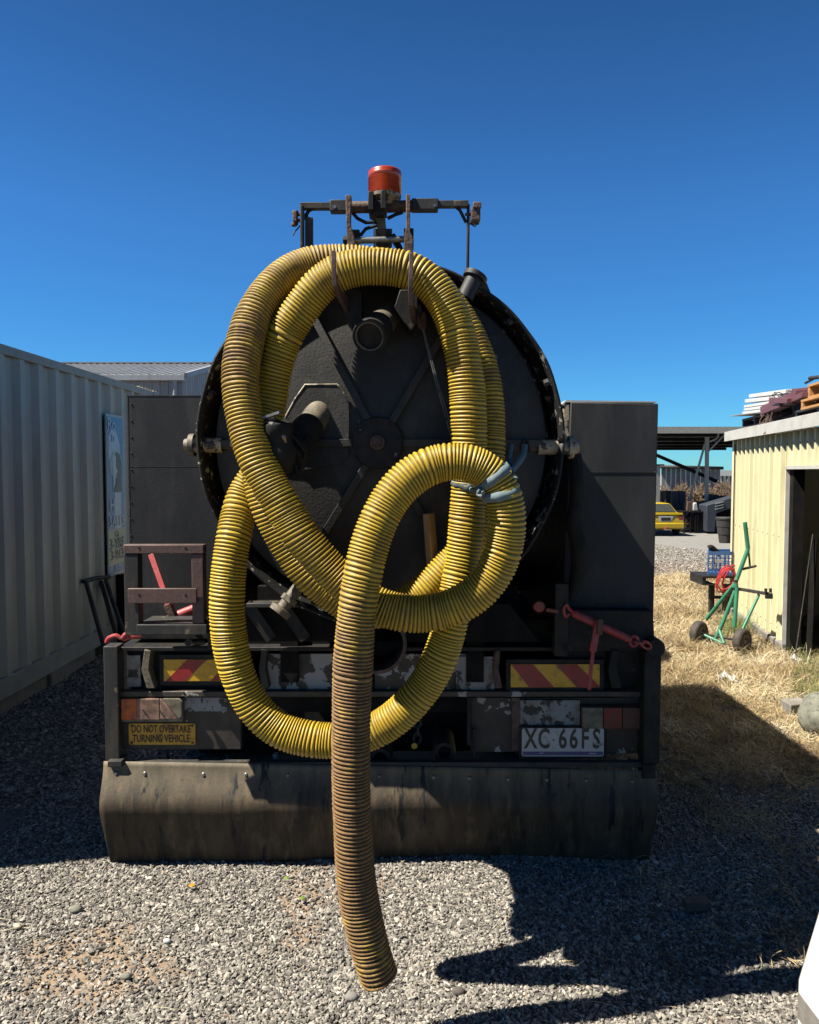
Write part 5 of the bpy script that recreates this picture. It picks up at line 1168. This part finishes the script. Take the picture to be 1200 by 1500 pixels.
# ================================================================== CRATE, STAND, CABLES, BIN
M['blue'] = paint('blue_plastic', (.09, .22, .55), .4, var=.12, scale=9, bump=.0005)
BYY = 9.55
cz0 = P(0, 842, BYY).z; cx0 = P(1037, 850, BYY).x
crate = empty('blue_crate', (cx0 + .18, BYY + .12, cz0), 'blue plastic milk crate on the black stand left of the cream shed', 'crate')
def crate_wall(o0, du, L_, H__, nU, nV, name):
    o0, du = Vector(o0), Vector(du); out = Vector((du.y, -du.x, 0)) * .006
    def pc(u0, u1, z0, z1, nm):
        V = [o0 + du * u + Vector((0, 0, z)) + out * k for u in (u0, u1) for k in (-1, 1) for z in (z0, z1)]
        return MB().add(V, [(0, 1, 3, 2), (4, 6, 7, 5), (0, 4, 5, 1), (2, 3, 7, 6), (0, 2, 6, 4), (1, 5, 7, 3)])
    pc(0, L_, 0, .03, '').build('base_band', M['blue'], crate); pc(0, L_, H__ - .045, H__, '').build('top_band', M['blue'], crate)
    for i in range(nU + 1):
        u = i * (L_ - .012) / nU; pc(u, u + .012, .03, H__ - .045, '').build('upright', M['blue'], crate)
    mb = MB()
    for i in range(1, nV):
        z = .03 + (H__ - .075) * i / nV; pc(0, L_, z, z + .008, '').build('slat', M['blue'], crate)
crate_wall((cx0, BYY, cz0), (1, 0, 0), .30, .285, 6, 5, 'f'); crate_wall((cx0 + .30, BYY, cz0), (.35, .937, 0), .32, .285, 4, 5, 'r')
crate_wall((cx0 + .112, BYY + .30, cz0), (1, 0, 0), .30, .285, 4, 3, 'b'); crate_wall((cx0, BYY, cz0), (.35, .937, 0), .32, .285, 4, 3, 'l')
MB().prism([(cx0, BYY), (cx0 + .30, BYY), (cx0 + .412, BYY + .30), (cx0 + .112, BYY + .30)], cz0, cz0 + .012, 'z').build('floor', M['blue'], crate)
MB().box(cx0 + .10, cx0 + .17, BYY - .009, BYY - .006, cz0 + .15, cz0 + .19).build('label', M['white'], crate)
MB().tube(sm([P(1038, 803, 9.6), P(1042, 802, 9.6), P(1047, 806, 9.65), P(1054, 812, 9.7)], 4), .035, 10).build('black_grip', M['rubber'], None, label='thick black handle grip poking out of the blue crate', cat='handle')
st2 = empty('black_stand', (cx0 + .1, BYY + .15, 0), 'black steel stand on one dark leg carrying the blue crate', 'stand')
z_ = P(0, 842, BYY).z - .003
MB().box(P(1028, 850, 9.5).x, P(1076, 850, 9.5).x, 9.46, 9.9, z_ - .028, z_).build('top_plate', M['black'], st2, bevel=.003); MB().box(P(1028, 850, 9.5).x, P(1033, 850, 9.5).x, 9.47, 9.9, z_ - .10, z_ - .028).build('end_plate', M['black'], st2)
MB().box(P(1028, 850, 9.5).x, P(1048, 850, 9.5).x, 9.47, 9.9, z_ - .115, z_ - .10).build('lower_plate', M['frame_grey'], st2)
for px in (1043.5, 1064, 1071): MB().box(P(px - 3, 850, 9.55).x, P(px + 3, 850, 9.55).x, 9.53, 9.6, .0, z_ - .115).build('leg', M['black' if px < 1050 else 'rust'], st2)
MB().box(P(1041, 850, 9.55).x, P(1075, 850, 9.55).x, 9.54, 9.58, P(0, 877, 9.55).z, P(0, 873, 9.55).z).build('rail', M['black'], st2)
MB().box(P(1040, 850, 9.55).x, P(1047.5, 850, 9.55).x, 9.52, 9.61, .0, .06).build('foot', M['rust'], st2)
M['redc'] = paint('red_cable', (.62, .03, .035), .45, var=.1)
for k in range(6):
    cx_, cy_ = R.uniform(1058, 1068), R.uniform(846, 855); pts = []
    for i in range(26):
        t = i / 25 * 6.4; pts.append(P(cx_ + (13 + 3 * R.random()) * math.cos(t + .8) + 6 * math.sin(t * .5), cy_ - (20 - k) * math.sin(t + .8) * .9 - 8 * math.cos(t + .8), 9.40 - .02 * k))
    if k == 0: cable = empty('red_cable_coil', P(1060, 870, 9.4), 'tangled bright red cable coil hung on the black stand under the crate', 'cable')
    MB().tube(sm(pts, 3), .008, 6).build('cable_loop', M['redc'], cable)
gb = G(1064, 796)
bn = empty('black_bin', gb, 'grey black ribbed plastic bin standing left of the cream shed', 'bin')
sc_ = gb.y / F_PX; h = 38 * sc_; w0, w1_ = 9 * sc_, 14 * sc_
MB().lathe(gb + Vector((.0 + w0 * .4, .3, 0)), (0, 0, 1), [(0, w0), (h * .32, w0 * 1.18), (h * .33, w0 * 1.26), (h * .62, w0 * 1.36), (h * .63, w0 * 1.42), (h * .9, w0 * 1.5)], 28).build('body', M['frame_grey'], bn)
MB().lathe(gb + Vector((.0 + w0 * .4, .3, h * .9)), (0, 0, 1), [(0, w0 * 1.58), (h * .07, w0 * 1.66), (h * .10, w0 * 1.55), (h * .10, .01)], 28).build('rim', M['frame_grey'], bn)

# ================================================================== YARD BEHIND
M['gold'] = paint('yellow_car_paint', (.66, .46, .02), .3, var=.05, scale=3, bump=.0002); M['glass'] = paint('car_glass', (.06, .065, .06), .12, var=.2); M['bluegrey'] = paint('dark_blue_steel', (.035, .045, .065), .6, var=.2, scale=3)
CYY = 35.0; gz = hz(CYY)
car = empty('yellow_car', (P(975, 745, CYY).x, CYY + 2.2, gz), 'bright yellow saloon car parked with its rear towards the truck, right of the locker', 'car')
cx_ = P(974, 745, CYY).x
body = [(CYY, gz + .35), (CYY - .06, gz + .55), (CYY + .02, gz + .98), (CYY + .25, gz + 1.02), (CYY + .7, gz + 1.03), (CYY + 3.1, gz + .98), (CYY + 4.2, gz + .80), (CYY + 4.5, gz + .6), (CYY + 4.5, gz + .28), (CYY + .2, gz + .28)]
bo = MB().prism(body, cx_ - .88, cx_ + .88, 'x').build('body', M['gold'], car, bevel=.07)
def hull(secs): 
    V = []; F_ = []
    for (y_, z_, hw) in secs: V += [(cx_ - hw, y_, z_), (cx_ + hw, y_, z_)]
    return V
V = [(cx_ - .80, CYY + .55, gz + 1.0), (cx_ + .80, CYY + .55, gz + 1.0), (cx_ + .62, CYY + 1.15, gz + 1.42), (cx_ - .62, CYY + 1.15, gz + 1.42), (cx_ - .60, CYY + 2.2, gz + 1.44), (cx_ + .60, CYY + 2.2, gz + 1.44), (cx_ + .80, CYY + 3.2, gz + 1.0), (cx_ - .80, CYY + 3.2, gz + 1.0)]
MB().add(V, [(0, 1, 2, 3), (3, 2, 5, 4), (4, 5, 6, 7), (0, 3, 4, 7), (1, 6, 5, 2), (0, 7, 6, 1)]).build('cabin', M['gold'], car, bevel=.05)
V = [(cx_ - .70, CYY + .60, gz + 1.045), (cx_ + .70, CYY + .60, gz + 1.045), (cx_ + .56, CYY + 1.09, gz + 1.385), (cx_ - .56, CYY + 1.09, gz + 1.385)]
V2 = [(x, y_ - .02, z_ + .02) for x, y_, z_ in V]; MB().add(V2 + V, [(0, 1, 2, 3), (0, 4, 5, 1), (1, 5, 6, 2), (2, 6, 7, 3), (3, 7, 4, 0)]).build('rear_window', M['glass'], car)
for s in (-1, 1):
    V = [(cx_ + s * .80, CYY + .75, gz + 1.04), (cx_ + s * .62, CYY + 1.2, gz + 1.38), (cx_ + s * .61, CYY + 2.1, gz + 1.39), (cx_ + s * .80, CYY + 3.0, gz + 1.04)]
    MB().add([(x + s * .012, y_, z_) for x, y_, z_ in V] + V, [(0, 1, 2, 3), (0, 4, 5, 1), (1, 5, 6, 2), (2, 6, 7, 3), (3, 7, 4, 0)]).build('side_window', M['glass'], car)
    MB().box(cx_ + s * .62, cx_ + s * .87, CYY - .03, CYY + .1, gz + .70, gz + .93).build('tail_lamp', M['red_lens'], car, bevel=.03)
    for y_ in (.85, 3.6):
        MB().lathe((cx_ + s * .70, CYY + y_, gz + .31), (s, 0, 0), [(0, .15), (0, .31), (.19, .31), (.2, .28), (.2, .0001)], 28, cap=False).build('wheel', M['rubber'], car)
MB().box(cx_ - .80, cx_ + .80, CYY - .05, CYY + .05, gz + 1.0, gz + 1.045).build('boot_spoiler', M['gold'], car, bevel=.015)
MB().box(cx_ - .86, cx_ + .86, CYY - .13, CYY + .1, gz + .34, gz + .60).build('bumper', M['gold'], car, bevel=.05)
MB().prism([(cx_ - .30, gz + .90), (cx_ + .38, gz + .90), (cx_ + .28, gz + .66), (cx_ - .22, gz + .66)], CYY - .045, CYY - .02).build('plate_recess', M['white'], car)
MB().box(cx_ - .17, cx_ + .25, CYY - .055, CYY - .046, gz + .70, gz + .84).build('number_plate', M['ink'], car)
MB().bar((cx_ - .02, CYY - .1, gz + .33), (cx_ + .06, CYY - .25, gz + .42), .06, .05).build('tow_bar', M['pink'], car)

cp = empty('carport', (15, 34, hz(36)), 'open flat roofed steel carport on thin grey posts at the back of the yard', 'carport')
Y1c, Y2c = 37.0, 56.0; H1, H2 = P(0, 634, Y1c).z, P(0, 659, Y2c).z
xa, xb = P(930, 745, Y1c).x, P(1120, 745, Y1c).x + 5
MB().box(xa, xb, Y1c, Y1c + .15, H1 - .02, P(0, 625, Y1c).z).build('fascia_beam', M['cont_rail'], cp)
n_ = 14
for i in range(n_):
    x0 = xa + (xb - xa) * i / n_; x1 = xa + (xb - xa) * (i + 1) / n_ - .01
    MB().add([(x0, Y1c + .1, H1 + .12), (x1, Y1c + .1, H1 + .12), (x1, Y2c, H2 + .08), (x0, Y2c, H2 + .08)], [(0, 1, 2, 3)]).build('roof_sheet', M['bluegrey'], cp, solid=.03)
for y_ in (38, 42, 46, 50, 54): MB().box(xa, xb, y_, y_ + .08, H1 + (H2 - H1) * (y_ - Y1c) / (Y2c - Y1c) - .10, H1 + (H2 - H1) * (y_ - Y1c) / (Y2c - Y1c) + .06).build('purlin', M['dark'], cp)
pY = 38.0
MB().cyl(P(1035, 779, pY), P(1036, 640, pY), .10, n=12).build('post', M['cont_rail'], cp)
MB().cyl(P(1005, 750, pY), P(1033, 650, pY), .055, n=10).build('slanting_post', M['cont_rail'], cp)
MB().cyl(P(1037, 662, pY), P(1064, 634, pY), .045, n=10).build('brace', M['cont_rail'], cp)
MB().tube(sm([P(1035, 648, pY), P(1044, 645, pY), P(1051, 641, pY), P(1053, 632, pY)], 4), .05, 8).build('brace', M['cont_rail'], cp)
MB().bar(P(958, 665, 42), P(1050, 705, 39.5), .14, .16).build('dark_rafter', M['dark'], None, label='dark steel beam hanging at a slant under the carport roof', cat='beam')
tb_ = MB()
fw = empty('far_grey_shed', (24, 63, -1.1), 'weathered grey corrugated shed with a flat dark eave behind the carport', 'shed')
FY = 62.0
for i in range(12):
    x0 = P(968 + i * 7.2, 745, FY).x; x1 = P(968 + (i + 1) * 7.2 - .2, 745, FY).x; pts = []
    for k in range(9): pts.append((x0 + (x1 - x0) * k / 8, .05 * (k % 2)))
    m_ = len(pts); V = [(x, FY - h, -1.2) for x, h in pts] + [(x, FY - h, P(0, 686, FY).z) for x, h in pts]
    MB().add(V, [(j, j + 1, m_ + j + 1, m_ + j) for j in range(m_ - 1)]).build('wall_sheet', M['zinc_wall' if i % 3 else 'zinc'], fw, smooth=0)
MB().add([(P(962, 745, FY).x, FY - .3, P(0, 686, FY).z), (P(1055, 745, FY).x, FY - .3, P(0, 688, FY).z), (P(1055, 745, FY).x, FY - .3, P(0, 683.5, FY).z), (P(962, 745, FY).x, FY - .3, P(0, 681, FY).z)], [(0, 1, 2, 3)]).build('eave', M['frame_grey'], fw, solid=.5)
ws = empty('far_white_shed', (28, 71, -1.1), 'cream white ribbed steel building at the far right of the yard', 'shed')
for i in range(6):
    x0, x1 = P(1052 + i * 6, 745, 70).x, P(1052 + i * 6 + 3.4, 745, 70).x; MB().box(x0, x1, 69.8, 70.0, -1.2, P(0, 697, 70).z).build('column', M['board_white'], ws)
MB().box(P(1050, 745, 70).x, P(1100, 745, 70).x, 70.0, 72, -1.2, P(0, 690, 70).z).build('wall', M['concrete'], ws); MB().box(P(1050, 745, 70).x, P(1100, 745, 70).x, 69.5, 72, P(0, 697, 70).z, P(0, 689, 70).z).build('eave', M['board_white'], ws)
# scrub of dry vines behind the machines
vn = MB()
for k in range(2600):
    px = R.uniform(968, 1074); top = 716 + 4 * math.sin(px * .2) - (5 if px > 1035 else 0); py = R.uniform(top, 752); Y_ = R.uniform(56.5, 60); a_ = P(px, py, Y_); d_ = Vector((R.uniform(-.35, .35), R.uniform(-.1, .1), R.uniform(-.35, .35)))
    vn.bar(a_, a_ + d_ * 1.5, .03, .03)
M['vines'] = paint('dry_vines', (.22, .12, .07), .9, var=.5, scale=3, dust=(.42, .30, .18), dust_t=(.4, .6))
vn.build('dry_vines', M['vines'], None, kind='stuff', smooth=0, label='mass of brown dry vines along the fence behind the carport', cat='vines')
trn = empty('timber_post', G(962, 790), 'weathered grey timber post rising beside the truck locker beyond the yellow car', 'post')
MB().box(P(960, 745, 38).x, P(966.5, 745, 38).x, 38, 38.2, -1.1, P(0, 681, 38).z).build('shaft', M['zinc'], trn)
MB().box(P(955, 745, 38).x, P(972, 745, 38).x, 37.95, 38.15, P(0, 682, 38).z, P(0, 680, 38).z).build('cap', M['dark'], trn)
# cabinets, table, machinery under the carport
def ybox(name, px0, px1, py0, py1, Y_, dep, mat, label, cat, parts=None, group=None):
    a_, b_ = P(px0, py1, Y_), P(px1, py0, Y_); z0_ = a_.z
    r_ = empty(name, ((a_.x + b_.x) / 2, Y_ + dep / 2, z0_), label, cat, group)
    MB().box(a_.x, b_.x, Y_, Y_ + dep, z0_, b_.z).build('body', M[mat], r_, bevel=.02); return r_, a_, b_
r_, a_, b_ = ybox('steel_cabinet', 974, 984, 719, 768, 39.4, .7, 'bluegrey', 'narrow dark blue steel cabinet left of the wide one under the carport', 'cabinet', group='steel cabinets under the carport')
r_, a_, b_ = ybox('steel_cabinet', 984.6, 1005, 719.5, 764, 39.0, .8, 'bluegrey', 'wide blue grey two door steel cabinet under the carport', 'cabinet', group='steel cabinets under the carport')
for k in range(2): MB().box(a_.x + .02 + k * (b_.x - a_.x) / 2, a_.x + (k + 1) * (b_.x - a_.x) / 2 - .02, 38.96, 38.985, a_.z + .05, b_.z - .04).build('door', M['bluegrey'], r_)
r_, a_, b_ = ybox('dark_box', 967, 974.5, 719, 760, 38.6, .5, 'dark', 'black upright box at the left end of the cabinets', 'box')
wt = empty('work_table', P(1018, 780, 37), 'dark work table with rusty scrap under it, left of the grey post', 'table')
MB().box(P(1002, 745, 37).x, P(1036, 745, 37).x, 37, 38, P(0, 751, 37).z, P(0, 749, 37).z).build('top', M['dark'], wt)
for px in (1003, 1012, 1019, 1022, 1034): MB().box(P(px, 745, 37).x, P(px + 1.4, 745, 37).x, 37.02, 37.12, -1.1, P(0, 751, 37).z).build('leg', M['dark'], wt)
MB().box(P(1001, 745, 37.4).x, P(1022, 745, 37.4).x, 37.4, 38, -1.1, P(0, 776, 37.4).z).build('shelf', M['dark'], wt)
sp = MB()
for k in range(140):
    a_ = P(R.uniform(1004, 1018), R.uniform(753, 772), R.uniform(37.3, 38)); sp.bar(a_, a_ + Vector((R.uniform(-.25, .25), 0, R.uniform(-.2, .2))), .05, .05)
sp.build('rusty_scrap', M['rust'], None, kind='stuff', smooth=0, label='rusty steel scrap heaped under the work table', cat='scrap')
r_, a_, b_ = ybox('red_brown_box', 1007, 1016, 735, 748.5, 37.4, .5, 'rust', 'red brown box standing on the work table', 'box')
MB().prism([(P(1016, 745, 37.3).x, P(0, 748.5, 37.3).z), (P(1024, 745, 37.3).x, P(0, 748.5, 37.3).z), (P(1021, 745, 37.3).x, P(0, 736, 37.3).z), (P(1016, 745, 37.3).x, P(0, 737, 37.3).z)], 37.3, 37.6).build('white_sack', M['white'], None, bevel=.04, label='crumpled white sack standing on the work table beside the red brown box', cat='sack')
mc = empty('tipping_trailer', P(1050, 780, 36.5), 'dark blue grey trailer bed tilted upwards behind the grey post', 'trailer')
MB().prism([(P(1035, 745, 36.6).x, P(0, 740, 36.6).z), (P(1078, 745, 36.6).x, P(0, 727, 36.6).z), (P(1078, 745, 36.6).x, P(0, 742, 36.6).z), (P(1050, 745, 36.6).x, P(0, 752, 36.6).z), (P(1048, 745, 36.6).x, -1.0), (P(1037, 745, 36.6).x, -1.0)], 36.6, 38.4).build('bed', M['bluegrey'], mc, bevel=.03)
for k in range(3): MB().bar(P(1048, 738 + k * 4, 36.56), P(1060, 735 + k * 4, 36.56), .06, .03).build('louvre', M['cont_rail'], mc)
MB().prism([(P(1038, 745, 38).x, P(0, 731, 38).z), (P(1044, 745, 38).x, P(0, 724, 38).z), (P(1053, 745, 38).x, P(0, 725, 38).z), (P(1056, 745, 38).x, P(0, 730, 38).z)], 38, 39).build('hood', M['scrap'], mc)
for px, Y_ in ((1052, 37.2), (1064, 37.6)): MB().lathe((P(px, 745, Y_).x, Y_, -.75), (0, -1, 0), [(0, .36), (.22, .36), (.24, .2), (.24, .0001)], 24, cap=False).build('wheel', M['rubber'], mc)
MB().box(P(1040, 745, 38.5).x, P(1074, 745, 38.5).x, 38.5, 38.8, -1.1, P(0, 745, 38.5).z).build('tailboard', M['dark'], mc)

# ---- stones, block, litter and odd bits
M['boulder'] = paint('lichen_stone', (.26, .26, .20), .9, var=.35, scale=9, chip=(.12, .12, .09), chip_t=(.5, .62), chip_s=24, bump=.01, bump_s=18)
def rock(name, c, r, mat, label, seed=0, sub=4, cat='rock', group=None):
    bm = bmesh.new(); bmesh.ops.create_icosphere(bm, subdivisions=sub, radius=1)
    for v in bm.verts:
        k = 1 + .16 * noise.noise(v.co * 1.3 + Vector((seed, 0, 0))) + .05 * noise.noise(v.co * 4 + Vector((seed, 3, 0))); v.co = Vector((v.co.x * r[0], v.co.y * r[1], v.co.z * r[2])) * k
    mb = MB().add([v.co + Vector(c) for v in bm.verts], [tuple(x.index for x in f.verts) for f in bm.faces]); bm.free()
    o = mb.build(name, M[mat], None, smooth=60, label=label, cat=cat, group=group); L0 = Vector((c[0], c[1], c[2] - r[2]))
    for v in o.data.vertices: v.co -= L0
    o.location = L0; return o
g_ = G(1217, 1086); rock('boulder', (g_.x + .01, g_.y + .12, .14), (.155, .15, .165), 'boulder', 'large round speckled grey boulder at the right edge of the yard', 2, cat='boulder')
g_ = G(1172, 1052); MB().prism([(g_.x - .07, g_.y), (g_.x + .10, g_.y + .05), (g_.x + .10, g_.y + .2), (g_.x - .07, g_.y + .16)], 0, .095, 'z').build('concrete_block', M['concrete'], None, bevel=.008, label='small square concrete block in the straw just left of the boulder', cat='block')
M['offwhite'] = paint('litter_white', (.72, .72, .70), .6, var=.1); M['brick'] = paint('brick_red', (.45, .12, .05), .8)
def litter(name, px, py, w, h, mat, label, cat, seed=0):
    g_ = G(px, py); s_ = g_.y / F_PX; rr_ = random.Random(seed)
    def fn(u, v): return (g_.x + (u - .5) * w * s_, g_.y + (v - .5) * h * s_ * 2.6, g_.z + .06 + .04 * math.sin(u * 5 + seed) * math.cos(v * 4) * math.sin(math.pi * u) + .02 * noise.noise(Vector((u * 4, v * 4, seed))))
    return MB().grid(fn, 8, 6).build(name, M[mat], None, solid=.004, label=label, cat=cat)
litter('crumpled_bag', 1062, 1002, 18, 9, 'offwhite', 'crumpled white plastic bag in the straw, biggest piece of litter', 'litter', 1)
litter('paper_scrap', 1076, 1007, 10, 3, 'offwhite', 'thin white paper scrap just right of the crumpled bag', 'litter', 2)
litter('foil_scrap', 1167, 975, 12, 7, 'white', 'white torn wrapper in the grass in front of the shed doorway', 'litter', 3)
litter('brick_chip', 1177, 1003, 8, 3, 'brick', 'orange red brick chip beside the green grass at the right', 'brick', 4)
for k, (px0, py0, px1, py1, w_, lb_) in enumerate(((1002, 1339, 1038, 1337, .05, 'dark timber offcut lying on the shaded gravel at the right'),)):
    a_, b_ = G(px0, py0), G(px1, py1); a_.z = b_.z = .035; MB().bar(a_, b_, w_, .035).build('timber_offcut', M['pallet_old'], None, bevel=.004, label=lb_, cat='timber')
a_, b_ = G(962, 972), G(1028, 958); a_.z = b_.z = .03; MB().tube(sm([a_, (a_ + b_) / 2 + Vector((0, .05, .03)), b_], 4), .018, 8).build('dry_branch', M['wood'], None, label='long dry branch lying in the straw right beside the truck', cat='branch')
a_, b_ = G(1105, 990), G(1172, 1001); a_.z = b_.z = .03; MB().bar(a_, b_, .07, .02).build('grey_board', M['concrete'], None, label='weathered grey board half buried in the straw by the green grass', cat='board')
bigs = [(112, 1340, .026, 'angular grey stone standing out of the gravel at lower left', 'boulder'), (27, 1366, .018, 'pale buff stone near the left edge of the gravel', 'beige'), (245, 1387, .016, 'white chip of stone in the gravel left of the hose end', 'offwhite'),
        (735, 1392, .010, 'flat orange stone right of the hose end', 'brick'), (672, 1462, .022, 'brown leaf shaped stone below the shadow of the hose', 'pallet_old'), (185, 1440, .02, 'rounded grey brown stone at lower left of the gravel', 'boulder'), (515, 1472, .024, 'long grey stone just under the hose end', 'concrete')]
for k, (px, py, r_, lb_, m_) in enumerate(bigs):
    g_ = G(px, py); rock('gravel_rock', (g_.x, g_.y, .012 + r_ * .4), (r_, r_ * .7, r_ * .6), m_, lb_, k * 3 + 1, 2, 'stone', 'larger stones in the gravel')
M['leaf'] = paint('green_leaf', (.20, .30, .05), .5)
for k, (px, py, lb_, m_) in enumerate(((443, 1327, 'small bright green leaf on the gravel left of the hose', 'leaf'), (281, 1308, 'pale yellow leaf on the gravel under the truck flap', 'amber_sign'), (420, 1296, 'yellow green leaf on the gravel close to the hose', 'leaf'))):
    g_ = G(px, py); MB().grid(lambda u, v: (g_.x + (u - .5) * .03, g_.y + (v - .5) * .03 * math.sin(math.pi * min(.98, max(.02, u))), .026 + .004 * math.sin(u * 3)), 6, 4).build('fallen_leaf', M[m_], None, solid=.001, label=lb_, cat='leaf', group='fallen leaves on the gravel')
# white moulded barrier at the lower right
wbq = [(1.070, 0), (1.070, .385), (1.122, .58), (1.16, .72), (1.60, .74), (1.60, 0)]
wbr = empty('white_barrier', (1.3, 1.75, 0), 'white painted barrier with a grey band at the lower right corner', 'barrier')
M['barrier'] = paint('barrier_white', (.80, .79, .76), .5, var=.04, scale=5, chip=(.5, .48, .4), chip_t=(.74, .78), chip_s=30)
MB().prism(wbq, 1.35, 2.10).build('body', M['barrier'], wbr, bevel=.012)
MB().prism([(1.0685, .28), (1.0685, .352), (1.078, .352), (1.078, .28)], 1.36, 2.09).build('grey_band', M['concrete'], wbr)
